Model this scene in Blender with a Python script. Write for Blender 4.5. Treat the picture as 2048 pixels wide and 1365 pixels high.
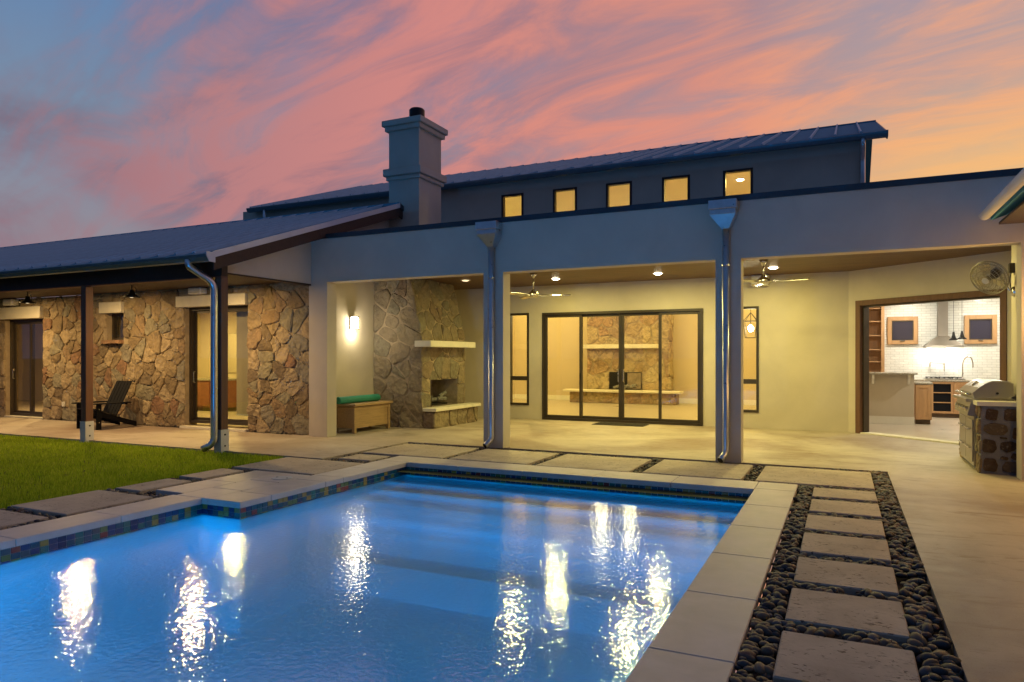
import bpy, bmesh, math, random
import numpy as np
from mathutils import Vector, Matrix

# ------------------------------------------------------------------ scene, camera
for o in list(bpy.data.objects): bpy.data.objects.remove(o)
SC = bpy.context.scene
COL = SC.collection
R = math.radians

CAM_H = 1.5                                   # eye height above the paving
cam_d = bpy.data.cameras.new('camera'); cam = bpy.data.objects.new('camera', cam_d); COL.objects.link(cam)
cam_d.sensor_width = 36.0; cam_d.lens = 36.0*1400/2048; cam_d.shift_y = 31.5/2048
cam_d.clip_start = 0.05; cam_d.clip_end = 2000
cam.location = (0, 0, CAM_H); cam.rotation_euler = (R(90), 0, R(25.34))
SC.camera = cam
SC.render.engine = 'CYCLES'
SC.view_settings.view_transform = 'Standard'; SC.view_settings.look = 'None'
SC.view_settings.exposure = 0.0; SC.view_settings.gamma = 1.0
SC.view_settings.use_curve_mapping = False
try:
    SC.cycles.max_bounces = 8; SC.cycles.transparent_max_bounces = 16; SC.cycles.caustics_reflective = False
    SC.cycles.caustics_refractive = True; SC.cycles.sample_clamp_indirect = 4.0
except Exception: pass

# ------------------------------------------------------------------ node helper
class NT:
    def __init__(s, tree): s.t = tree; s.n = tree.nodes; s.l = tree.links
    def add(s, typ, ins=None, **props):
        n = s.n.new(typ)
        for k, v in props.items(): setattr(n, k, v)
        for k, v in (ins or {}).items():
            sock = n.inputs[k]
            if hasattr(v, 'is_linked') or isinstance(v, bpy.types.NodeSocket): s.l.new(v, sock)
            else: sock.default_value = v
        return n
    def math(s, op, a, b=0.0, c=0.0, clamp=False):
        n = s.add('ShaderNodeMath', {0: a, 1: b, 2: c}, operation=op); n.use_clamp = clamp
        return n.outputs[0]
    def vmath(s, op, a, b=(0, 0, 0)):
        return s.add('ShaderNodeVectorMath', {0: a, 1: b}, operation=op)
    def mix(s, f, a, b, blend='MIX'):
        n = s.add('ShaderNodeMix', {0: f, 6: a, 7: b}, data_type='RGBA', blend_type=blend)
        return n.outputs[2]
    def smooth(s, v, lo, hi):
        return s.add('ShaderNodeMapRange', {0: v, 1: lo, 2: hi, 3: 0.0, 4: 1.0}, interpolation_type='SMOOTHSTEP').outputs[0]
    def ramp(s, f, stops, interp='LINEAR'):
        n = s.add('ShaderNodeValToRGB', {0: f}); cr = n.color_ramp; cr.interpolation = interp
        while len(cr.elements) < len(stops): cr.elements.new(0.5)
        for e, (p, c) in zip(cr.elements, stops): e.position = p; e.color = (*c, 1) if len(c) == 3 else c
        return n.outputs[0]
    def noise(s, vec, scale, detail=4.0, rough=0.55, dist=0.0):
        return s.add('ShaderNodeTexNoise', {'Vector': vec, 'Scale': scale, 'Detail': detail, 'Roughness': rough, 'Distortion': dist}).outputs[0]

# ------------------------------------------------------------------ dusk sky
SUN_AZ = 15.0                                 # degrees right of +Y: where the sun has just gone down
world = bpy.data.worlds.new('World'); SC.world = world; world.use_nodes = True
W = NT(world.node_tree); W.n.clear()
dirv = W.vmath('NORMALIZE', W.add('ShaderNodeTexCoord').outputs['Generated']).outputs[0]
sx = W.add('ShaderNodeSeparateXYZ', {0: dirv})
elev = W.math('MAXIMUM', sx.outputs[2], 0.0)
hdir = W.vmath('NORMALIZE', W.add('ShaderNodeCombineXYZ', {0: sx.outputs[0], 1: sx.outputs[1], 2: 0.0}).outputs[0]).outputs[0]
toward = W.vmath('DOT_PRODUCT', hdir, (math.sin(R(SUN_AZ)), math.cos(R(SUN_AZ)), 0)).outputs['Value']   # 1 = sunset side
# clear air: blue above, paler and warmer towards the horizon, deep blue opposite the sunset
air = W.ramp(elev, [(0.0, (0.36, 0.25, 0.26)), (0.16, (0.28, 0.26, 0.31)), (0.28, (0.20, 0.28, 0.39)), (0.45, (0.115, 0.225, 0.43)), (0.75, (0.045, 0.10, 0.22)), (1.0, (0.035, 0.08, 0.19))])
east = W.ramp(elev, [(0.0, (0.035, 0.075, 0.18)), (0.35, (0.04, 0.08, 0.18)), (1.0, (0.04, 0.08, 0.18))])
air = W.mix(W.smooth(toward, 0.24, -0.28), air, east)
glow = W.math('MULTIPLY', W.smooth(toward, 0.91, 1.0), W.smooth(elev, 0.34, 0.20))
air = W.mix(W.math('MULTIPLY', W.smooth(toward, 0.62, 0.97), 0.8), air, W.ramp(elev, [(0.0, (0.95, 0.55, 0.22)), (0.22, (0.62, 0.40, 0.30)), (0.45, (0.36, 0.29, 0.36)), (0.75, (0.05, 0.10, 0.22)), (1.0, (0.035, 0.08, 0.19))]))
air = W.mix(glow, air, (1.05, 0.70, 0.17, 1))
# cloud sheet seen in perspective: streaks run away from the viewer
proj = W.math('ADD', elev, 0.16)
cx = W.math('DIVIDE', sx.outputs[0], proj); cy = W.math('DIVIDE', sx.outputs[1], proj)
CA = R(74.0)                                  # bearing of the streaks, left of +Y
al = W.math('ADD', W.math('MULTIPLY', cx, -math.sin(CA)), W.math('MULTIPLY', cy, math.cos(CA)))
ac = W.math('ADD', W.math('MULTIPLY', cx, math.cos(CA)), W.math('MULTIPLY', cy, math.sin(CA)))
pv = W.add('ShaderNodeCombineXYZ', {0: W.math('MULTIPLY', al, 0.75), 1: W.math('MULTIPLY', ac, 1.35), 2: 5.3}).outputs[0]
big = W.noise(pv, 0.85, 5.0, 0.55, 0.9)
pv2 = W.add('ShaderNodeCombineXYZ', {0: W.math('MULTIPLY', al, 1.0), 1: W.math('MULTIPLY', ac, 3.0), 2: 9.2}).outputs[0]
fine = W.noise(pv2, 1.5, 8.0, 0.62, 0.8)
dens = W.math('ADD', W.math('MULTIPLY', big, 0.66), W.math('MULTIPLY', fine, 0.40))
bias = W.math('MULTIPLY', W.math('SUBTRACT', toward, 0.52), 0.22)
low = W.math('MULTIPLY', W.smooth(elev, 0.34, 0.20), 0.07)
dens = W.math('ADD', W.math('ADD', dens, bias), low)
mask = W.smooth(dens, 0.37, 0.66)
mask = W.math('MULTIPLY', W.math('MULTIPLY', mask, W.smooth(toward, -0.30, 0.24)), W.smooth(elev, 0.98, 0.58))
shade = W.smooth(W.math('ADD', W.math('MULTIPLY', fine, 0.6), W.math('MULTIPLY', W.noise(pv2, 0.7, 4.0, 0.55, 0.8), 0.4)), 0.39, 0.60)
c_lit = W.ramp(toward, [(0.22, (0.27, 0.155, 0.20)), (0.42, (0.46, 0.205, 0.215)), (0.70, (0.68, 0.25, 0.215)), (0.90, (0.76, 0.285, 0.20)), (1.0, (0.88, 0.40, 0.22))])
c_dark = W.ramp(toward, [(0.22, (0.14, 0.10, 0.15)), (0.45, (0.22, 0.145, 0.20)), (0.75, (0.36, 0.19, 0.225)), (0.93, (0.42, 0.25, 0.27)), (1.0, (0.50, 0.36, 0.33))])
cl = W.mix(shade, c_dark, c_lit)
cl = W.mix(W.math('MULTIPLY', glow, 0.55), cl, (1.0, 0.58, 0.17, 1))
skyc = W.mix(W.math('MULTIPLY', mask, 0.95), air, cl)
bg = W.add('ShaderNodeBackground', {'Color': skyc, 'Strength': 1.0})
W.l.new(bg.outputs[0], W.add('ShaderNodeOutputWorld').inputs[0])

# ------------------------------------------------------------------ materials
MATS = {}
def coords(m): return m.add('ShaderNodeTexCoord').outputs['Object']
def finish(m, bsdf_out): m.l.new(bsdf_out, m.add('ShaderNodeOutputMaterial').inputs[0])
def new(name):
    mt = bpy.data.materials.new(name); mt.use_nodes = True; mt.node_tree.nodes.clear(); MATS[name] = mt
    return NT(mt.node_tree)
def plain(name, col, rough=0.6, metal=0.0, var=0.12, vscale=3.0, bump=0.0, bscale=60.0, spec=0.5, emit=None, es=0.0, stretch=None, bdist=0.01, coat=0.0):
    """base colour with soft blotches and fine relief"""
    m = new(name); v = coords(m)
    if stretch: v = m.vmath('MULTIPLY', v, stretch).outputs[0]
    n1 = m.noise(v, vscale, 5.0, 0.6, 0.4)
    dark = tuple(c*(1-var) for c in col); lite = tuple(min(1, c*(1+var)) for c in col)
    c = m.ramp(n1, [(0.3, dark), (0.7, lite)])
    b = m.add('ShaderNodeBsdfPrincipled', {'Base Color': c, 'Metallic': metal, 'Specular IOR Level': spec, 'Coat Weight': coat})
    rr = m.math('MULTIPLY_ADD', n1, 0.16, rough-0.08, clamp=True); m.l.new(rr, b.inputs['Roughness'])
    if bump:
        bn = m.add('ShaderNodeBump', {'Height': m.noise(v, bscale, 4.0, 0.6), 'Strength': bump, 'Distance': bdist})
        m.l.new(bn.outputs[0], b.inputs['Normal'])
    if emit: b.inputs['Emission Color'].default_value = (*emit, 1); b.inputs['Emission Strength'].default_value = es
    finish(m, b.outputs[0])
    return MATS[name]

plain('stucco', (0.60, 0.53, 0.43), 0.85, var=0.07, vscale=1.3, bump=0.35, bscale=48, spec=0.2, bdist=0.006)
plain('drywall', (0.62, 0.52, 0.38), 0.8, var=0.03, vscale=0.7, bump=0.1, bscale=200, spec=0.2, bdist=0.002)
plain('white_paint', (0.78, 0.76, 0.70), 0.5, var=0.03)
plain('limestone', (0.72, 0.67, 0.55), 0.75, var=0.07, vscale=5, bump=0.35, bscale=70, spec=0.25)
plain('membrane', (0.32, 0.33, 0.34), 0.8, var=0.1)
plain('mortar', (0.40, 0.315, 0.215), 0.95, var=0.2, vscale=5, bump=0.8, bscale=60, spec=0.1, bdist=0.02)
plain('mortar_grey', (0.21, 0.21, 0.24), 0.95, var=0.15, vscale=6, bump=0.8, bscale=55, spec=0.1, bdist=0.02)
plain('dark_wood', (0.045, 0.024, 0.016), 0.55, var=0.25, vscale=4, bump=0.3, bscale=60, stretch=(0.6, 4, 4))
plain('post_wood', (0.15, 0.07, 0.042), 0.6, var=0.22, vscale=5, bump=0.4, bscale=60, stretch=(4, 4, 0.4))
plain('bronze_frame', (0.060, 0.046, 0.034), 0.42, 0.35, var=0.1)
plain('black_metal', (0.012, 0.012, 0.013), 0.4, 0.4, var=0.2)
plain('galvanized', (0.62, 0.64, 0.66), 0.3, 0.95, var=0.1, vscale=9)
plain('pale_trim', (0.62, 0.63, 0.65), 0.6, 0.1, var=0.06)
plain('stainless', (0.48, 0.455, 0.42), 0.34, 1.0, var=0.05, vscale=4)
plain('hood_steel', (0.34, 0.31, 0.27), 0.38, 1.0, var=0.06, vscale=3)
plain('nickel', (0.66, 0.64, 0.6), 0.25, 1.0, var=0.05)
plain('roof_metal', (0.085, 0.30, 0.42), 0.8, 0.0, var=0.14, vscale=0.9, bump=0.06, bscale=3, stretch=(1, 0.4, 1), spec=0.08)
plain('lit_seam_metal', (0.42, 0.62, 0.72), 0.6, 0.0, var=0.1)  # paler than the roof sheet: sunset light on the ribs painted in
plain('gutter_metal', (0.14, 0.21, 0.25), 0.42, 0.6, var=0.1)
plain('flashing', (0.06, 0.075, 0.09), 0.4, 0.6, var=0.12, vscale=2)
plain('soil', (0.02, 0.017, 0.014), 0.95, var=0.3, vscale=20, bump=0.6, bscale=60)
plain('coping_stone', (0.68, 0.60, 0.53), 0.5, var=0.13, vscale=2.6, bump=0.12, bscale=90, spec=0.4, bdist=0.003)
plain('interior_floor', (0.44, 0.38, 0.30), 0.30, var=0.07, vscale=1.2, bump=0.04, bscale=20)
plain('oak', (0.44, 0.26, 0.12), 0.5, var=0.16, vscale=7, bump=0.1, bscale=50, stretch=(1, 1, 0.25))
plain('maple', (0.46, 0.27, 0.13), 0.45, var=0.15, vscale=6, stretch=(3, 3, 0.4))
plain('cherry', (0.26, 0.10, 0.045), 0.45, var=0.18, vscale=6, stretch=(1, 3, 3))
plain('chest_wood', (0.40, 0.26, 0.13), 0.55, var=0.18, vscale=7, bump=0.2, bscale=40, stretch=(5, 0.5, 5))
plain('teal_foam', (0.02, 0.23, 0.17), 0.5, var=0.12, vscale=12, bump=0.15, bscale=90)
plain('granite', (0.34, 0.31, 0.25), 0.3, var=0.5, vscale=40)
plain('black_wood', (0.008, 0.008, 0.011), 0.7, var=0.25, vscale=8, bump=0.1, bscale=60, spec=0.12)
plain('chair_slat', (0.02, 0.02, 0.02), 0.35, var=0.25, vscale=8)
plain('rubber', (0.03, 0.027, 0.025), 0.85, var=0.4, vscale=30, bump=0.6, bscale=120)
plain('firebrick', (0.24, 0.19, 0.14), 0.9, var=0.3, vscale=8, bump=0.4, bscale=40)
plain('ash_log', (0.20, 0.19, 0.18), 0.9, var=0.5, vscale=18, bump=0.6, bscale=40)
plain('beige_shade', (0.55, 0.47, 0.34), 0.8, var=0.04, vscale=2)
plain('brown_panel', (0.12, 0.075, 0.045), 0.5, var=0.15)
plain('plastic_white', (0.72, 0.70, 0.64), 0.5, var=0.04)
plain('pool_plaster', (0.70, 0.80, 0.84), 0.7, var=0.08, vscale=1.2, bump=0.15, bscale=60)
plain('step_plaster', (0.86, 0.88, 0.86), 0.7, var=0.05, vscale=2)
plain('lamp_glass', (0.9, 0.9, 0.85), 0.4, var=0.0, emit=(1.0, 0.88, 0.62), es=30.0)
plain('lens_glow', (0.9, 0.9, 0.85), 0.4, var=0.0, emit=(1.0, 0.85, 0.55), es=10.0)
plain('bulb_glow', (0.9, 0.9, 0.85), 0.4, var=0.0, emit=(1.0, 0.92, 0.70), es=120.0)
plain('dim_glow', (0.8, 0.78, 0.7), 0.4, var=0.0, emit=(1.0, 0.8, 0.5), es=1.2)
plain('pool_lens', (0.8, 0.85, 0.9), 0.3, var=0.0, emit=(0.1, 0.4, 1.0), es=8.0)
plain('skimmer_plastic', (0.66, 0.67, 0.66), 0.45, var=0.03)
plain('lawn_soil', (0.08, 0.09, 0.015), 0.95, var=0.35, vscale=4, bump=0.6, bscale=50)
plain('field', (0.05, 0.065, 0.022), 0.95, var=0.35, vscale=0.6, bump=0.6, bscale=12)

# concrete: mottled, faintly stained, worn gloss
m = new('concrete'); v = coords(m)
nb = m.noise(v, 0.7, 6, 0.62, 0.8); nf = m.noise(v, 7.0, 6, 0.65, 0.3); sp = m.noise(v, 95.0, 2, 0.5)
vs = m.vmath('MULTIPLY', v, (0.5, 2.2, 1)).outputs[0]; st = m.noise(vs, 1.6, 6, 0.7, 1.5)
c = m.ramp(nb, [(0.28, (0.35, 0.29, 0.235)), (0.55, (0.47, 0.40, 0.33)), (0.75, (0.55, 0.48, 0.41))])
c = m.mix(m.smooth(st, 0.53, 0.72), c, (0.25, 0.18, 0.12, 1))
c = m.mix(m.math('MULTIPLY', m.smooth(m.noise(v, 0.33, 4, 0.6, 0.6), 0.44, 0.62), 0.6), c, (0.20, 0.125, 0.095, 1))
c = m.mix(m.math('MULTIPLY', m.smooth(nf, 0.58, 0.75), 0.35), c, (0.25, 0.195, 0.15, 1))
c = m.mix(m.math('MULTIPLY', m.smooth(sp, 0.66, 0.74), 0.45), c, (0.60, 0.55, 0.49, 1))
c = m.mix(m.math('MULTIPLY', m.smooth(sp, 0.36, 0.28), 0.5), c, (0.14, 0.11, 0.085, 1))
b = m.add('ShaderNodeBsdfPrincipled', {'Base Color': c, 'Specular IOR Level': 0.35})
m.l.new(m.math('MULTIPLY_ADD', nf, 0.35, 0.36), b.inputs['Roughness'])
m.l.new(m.add('ShaderNodeBump', {'Height': m.math('ADD', sp, m.math('MULTIPLY', nf, 1.2)), 'Strength': 0.22, 'Distance': 0.004}).outputs[0], b.inputs['Normal'])
finish(m, b.outputs[0])

# stepping slabs: pitted travertine-like concrete
m = new('paver_stone'); v = coords(m); orn = m.add('ShaderNodeObjectInfo').outputs['Random']
v = m.vmath('ADD', v, m.add('ShaderNodeCombineXYZ', {0: m.math('MULTIPLY', orn, 31.0), 1: m.math('MULTIPLY', orn, 17.0), 2: 0.0}).outputs[0]).outputs[0]
nb = m.noise(v, 2.2, 6, 0.65, 0.6); vp = m.vmath('MULTIPLY', v, (0.55, 1.0, 1)).outputs[0]
pit = m.smooth(m.noise(vp, 42.0, 3, 0.6, 0.6), 0.58, 0.66)
pit = m.math('MULTIPLY', pit, m.smooth(m.noise(v, 5.0, 3, 0.5), 0.40, 0.62))
c = m.ramp(nb, [(0.3, (0.45, 0.36, 0.27)), (0.7, (0.63, 0.53, 0.41))])
c = m.mix(m.math('MULTIPLY', orn, 0.22), c, (0.33, 0.27, 0.22, 1))
c = m.mix(m.math('MULTIPLY', pit, 0.9), c, (0.07, 0.05, 0.04, 1))
c = m.mix(m.math('MULTIPLY', m.smooth(m.noise(v, 6.0, 6, 0.7, 1.0), 0.52, 0.72), 0.45), c, (0.26, 0.20, 0.16, 1))
b = m.add('ShaderNodeBsdfPrincipled', {'Base Color': c, 'Roughness': 0.75, 'Specular IOR Level': 0.3})
m.l.new(m.add('ShaderNodeBump', {'Height': m.math('MULTIPLY_ADD', pit, -1.0, m.math('MULTIPLY', m.noise(v, 60, 4, 0.6), 0.4)), 'Strength': 0.5, 'Distance': 0.006}).outputs[0], b.inputs['Normal'])
finish(m, b.outputs[0])

def stone_mat(name, stops, bump=0.8):
    m = new(name); v = coords(m); orn = m.add('ShaderNodeObjectInfo').outputs['Random']
    off = m.add('ShaderNodeCombineXYZ', {0: m.math('MULTIPLY', orn, 53.0), 1: m.math('MULTIPLY', orn, 29.0), 2: m.math('MULTIPLY', orn, 11.0)}).outputs[0]
    v = m.vmath('ADD', v, off).outputs[0]
    base = m.ramp(orn, stops, 'CONSTANT')
    n1 = m.noise(v, 5.0, 6, 0.65, 0.9); n2 = m.noise(v, 22.0, 5, 0.65, 0.3); n3 = m.noise(v, 70.0, 3, 0.6)
    c = m.mix(m.smooth(n1, 0.42, 0.68), base, m.mix(0.55, base, (0.13, 0.10, 0.07, 1)))
    c = m.mix(m.math('MULTIPLY', m.smooth(n2, 0.56, 0.72), 0.5), c, (0.42, 0.35, 0.25, 1))
    c = m.mix(m.math('MULTIPLY', m.smooth(n2, 0.42, 0.3), 0.5), c, (0.10, 0.075, 0.05, 1))
    b = m.add('ShaderNodeBsdfPrincipled', {'Base Color': c, 'Roughness': 0.9, 'Specular IOR Level': 0.15})
    vo = m.add('ShaderNodeTexVoronoi', {'Vector': m.vmath('ADD', v, m.vmath('MULTIPLY', m.add('ShaderNodeTexNoise', {'Vector': v, 'Scale': 7.0}).outputs[1], (0.15, 0.15, 0.15)).outputs[0]).outputs[0], 'Scale': 9.0}, feature='F1').outputs['Distance']
    h = m.math('ADD', m.math('MULTIPLY', m.math('ADD', n1, m.math('MULTIPLY', vo, 0.9)), 1.3), m.math('ADD', m.math('MULTIPLY', n2, 0.7), m.math('MULTIPLY', n3, 0.25)))
    m.l.new(m.add('ShaderNodeBump', {'Height': h, 'Strength': bump, 'Distance': 0.03}).outputs[0], b.inputs['Normal'])
    finish(m, b.outputs[0])
stone_mat('field_stone', [(0.0, (0.36, 0.27, 0.165)), (0.14, (0.42, 0.325, 0.21)), (0.28, (0.27, 0.20, 0.125)), (0.40, (0.335, 0.235, 0.145)), (0.52, (0.31, 0.275, 0.20)), (0.64, (0.45, 0.345, 0.22)), (0.76, (0.22, 0.165, 0.11)), (0.84, (0.32, 0.19, 0.12)), (0.90, (0.28, 0.25, 0.20)), (0.95, (0.38, 0.30, 0.2))])
stone_mat('hearth_stone', [(0.0, (0.27, 0.215, 0.145)), (0.18, (0.24, 0.195, 0.135)), (0.36, (0.29, 0.235, 0.155)), (0.52, (0.25, 0.185, 0.125)), (0.66, (0.24, 0.21, 0.15)), (0.8, (0.31, 0.25, 0.165))])
stone_mat('island_stone', [(0.0, (0.080, 0.050, 0.033)), (0.35, (0.11, 0.07, 0.045)), (0.65, (0.065, 0.045, 0.035)), (0.85, (0.13, 0.10, 0.075))])
stone_mat('warm_stone', [(0.0, (0.46, 0.34, 0.20)), (0.2, (0.50, 0.38, 0.23)), (0.4, (0.40, 0.28, 0.17)), (0.55, (0.44, 0.29, 0.18)), (0.7, (0.50, 0.40, 0.25)), (0.85, (0.38, 0.27, 0.18))])

m = new('pebble'); orn = m.add('ShaderNodeObjectInfo').outputs['Random']
at = m.add('ShaderNodeAttribute', attribute_name='tone').outputs['Fac']
rnd = m.math('FRACT', m.math('ADD', m.math('MULTIPLY', orn, 7.31), at))
c = m.ramp(rnd, [(0.0, (0.04, 0.04, 0.046)), (0.2, (0.10, 0.075, 0.058)), (0.36, (0.06, 0.063, 0.072)), (0.5, (0.16, 0.11, 0.07)), (0.64, (0.05, 0.045, 0.043)), (0.76, (0.13, 0.12, 0.115)), (0.88, (0.22, 0.15, 0.095)), (0.95, (0.17, 0.09, 0.06))], 'CONSTANT')
n = m.noise(coords(m), 40.0, 4, 0.6)
c = m.mix(m.math('MULTIPLY', m.smooth(n, 0.5, 0.7), 0.35), c, (0.14, 0.12, 0.10, 1))
b = m.add('ShaderNodeBsdfPrincipled', {'Base Color': c, 'Roughness': 0.55, 'Specular IOR Level': 0.4})
m.l.new(m.add('ShaderNodeBump', {'Height': n, 'Strength': 0.15, 'Distance': 0.004}).outputs[0], b.inputs['Normal'])
finish(m, b.outputs[0])

m = new('grass_blade'); at = m.add('ShaderNodeAttribute', attribute_name='tone').outputs['Fac']
n = m.noise(coords(m), 1.6, 5, 0.65, 0.5)
c = m.ramp(m.math('ADD', m.math('MULTIPLY', at, 0.55), m.math('MULTIPLY', n, 0.5)), [(0.25, (0.22, 0.34, 0.02)), (0.5, (0.46, 0.62, 0.035)), (0.75, (0.66, 0.74, 0.07)), (1.0, (0.55, 0.50, 0.10))])
d = m.add('ShaderNodeBsdfDiffuse', {'Color': c}); tr = m.add('ShaderNodeBsdfTranslucent', {'Color': c})
finish(m, m.add('ShaderNodeMixShader', {0: 0.3, 1: d.outputs[0], 2: tr.outputs[0]}).outputs[0])

# glazed mosaic: every tile carries its own tone
m = new('mosaic'); at = m.add('ShaderNodeAttribute', attribute_name='tone').outputs['Fac']
c = m.ramp(at, [(0.0, (0.012, 0.10, 0.16)), (0.24, (0.02, 0.06, 0.17)), (0.42, (0.03, 0.18, 0.17)), (0.58, (0.36, 0.27, 0.06)), (0.70, (0.05, 0.11, 0.14)), (0.80, (0.26, 0.06, 0.045)), (0.88, (0.12, 0.20, 0.07)), (0.95, (0.02, 0.04, 0.12))], 'CONSTANT')
finish(m, m.add('ShaderNodeBsdfPrincipled', {'Base Color': c, 'Roughness': 0.22, 'Specular IOR Level': 0.6}).outputs[0])

# handmade white kitchen tile (far behind the opening: rows only a few pixels high)
m = new('kitchen_tile'); v = coords(m)
sw = m.add('ShaderNodeSeparateXYZ', {0: v}); v2 = m.add('ShaderNodeCombineXYZ', {0: sw.outputs[0], 1: sw.outputs[2], 2: 0.0}).outputs[0]
br = m.add('ShaderNodeTexBrick', {'Vector': v2, 'Color1': (0.80, 0.80, 0.76, 1), 'Color2': (0.70, 0.71, 0.68, 1), 'Mortar': (0.50, 0.50, 0.47, 1), 'Scale': 1.0, 'Mortar Size': 0.004, 'Brick Width': 0.20, 'Row Height': 0.065})
b = m.add('ShaderNodeBsdfPrincipled', {'Base Color': br.outputs[0], 'Roughness': 0.16})
h = m.math('ADD', m.math('MULTIPLY', br.outputs['Fac'], -1.0), m.math('MULTIPLY', m.noise(v2, 14, 3, 0.5), 1.6))
m.l.new(m.add('ShaderNodeBump', {'Height': h, 'Strength': 0.5, 'Distance': 0.01}).outputs[0], b.inputs['Normal'])
finish(m, b.outputs[0])

# stained ceiling boards
m = new('ceiling_board'); orn = m.add('ShaderNodeObjectInfo').outputs['Random']
v = m.vmath('ADD', m.vmath('MULTIPLY', coords(m), (0.7, 9, 9)).outputs[0], m.add('ShaderNodeCombineXYZ', {0: m.math('MULTIPLY', orn, 40.0), 1: m.math('MULTIPLY', orn, 9.0), 2: 0.0}).outputs[0]).outputs[0]
gr = m.noise(v, 2.0, 6, 0.65, 1.2)
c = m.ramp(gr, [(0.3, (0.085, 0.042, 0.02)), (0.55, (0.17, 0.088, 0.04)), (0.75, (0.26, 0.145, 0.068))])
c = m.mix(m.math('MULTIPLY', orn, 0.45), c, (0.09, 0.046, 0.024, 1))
finish(m, m.add('ShaderNodeBsdfPrincipled', {'Base Color': c, 'Roughness': 0.5}).outputs[0])

# glass and water: clear transmission plus Fresnel mirror
def clear(name, ior, tint, rough, bumpf=None, soft=0.0):
    m = new(name)
    nrm = bumpf(m) if bumpf else None
    bf = m.add('ShaderNodeNewGeometry').outputs['Backfacing']
    fi = 2.0 if soft else ior
    fr = m.add('ShaderNodeFresnel', {'IOR': m.math('MULTIPLY_ADD', bf, 1/fi-fi, fi)}); gl = m.add('ShaderNodeBsdfGlossy', {'Color': (1, 1, 1, 1), 'Roughness': rough})
    if nrm is not None: m.l.new(nrm, fr.inputs['Normal']); m.l.new(nrm, gl.inputs['Normal'])
    tr = m.add('ShaderNodeBsdfTransparent', {'Color': (*tint, 1)})
    trs = tr.outputs[0]
    if soft:                                   # part of the light is bent and scattered by the moving surface
        rf = m.add('ShaderNodeBsdfRefraction', {'Color': (*tint, 1), 'Roughness': soft, 'IOR': ior}); m.l.new(nrm, rf.inputs['Normal'])
        trs = m.add('ShaderNodeMixShader', {0: 0.75, 1: trs, 2: rf.outputs[0]}).outputs[0]
    finish(m, m.add('ShaderNodeMixShader', {0: fr.outputs[0], 1: trs, 2: gl.outputs[0]}).outputs[0])
clear('glass', 1.5, (0.93, 0.94, 0.90), 0.0)
def ripples(m):
    v = coords(m)
    a = m.noise(m.vmath('MULTIPLY', v, (1, 1, 1)).outputs[0], 24.0, 2, 0.5, 0.3)
    w = m.noise(v, 2.2, 2, 0.5, 0.3)
    h = m.math('ADD', m.math('MULTIPLY', a, 0.17), m.math('MULTIPLY', w, 0.07))
    return m.add('ShaderNodeBump', {'Height': h, 'Strength': 1.0, 'Distance': 0.016}).outputs[0]
clear('water', 1.33, (0.60, 0.88, 0.98), 0.035, ripples, 0.5)
m = new('dark_glass'); finish(m, m.add('ShaderNodeBsdfPrincipled', {'Base Color': (0.05, 0.045, 0.065, 1), 'Roughness': 0.12}).outputs[0])
m = new('mirror'); finish(m, m.add('ShaderNodeBsdfPrincipled', {'Base Color': (0.8, 0.8, 0.78, 1), 'Metallic': 1.0, 'Roughness': 0.04}).outputs[0])
# wire guard of the fan
m = new('fan_wire'); finish(m, m.add('ShaderNodeBsdfPrincipled', {'Base Color': (0.34, 0.30, 0.23, 1), 'Metallic': 0.4, 'Roughness': 0.4}).outputs[0])

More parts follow.
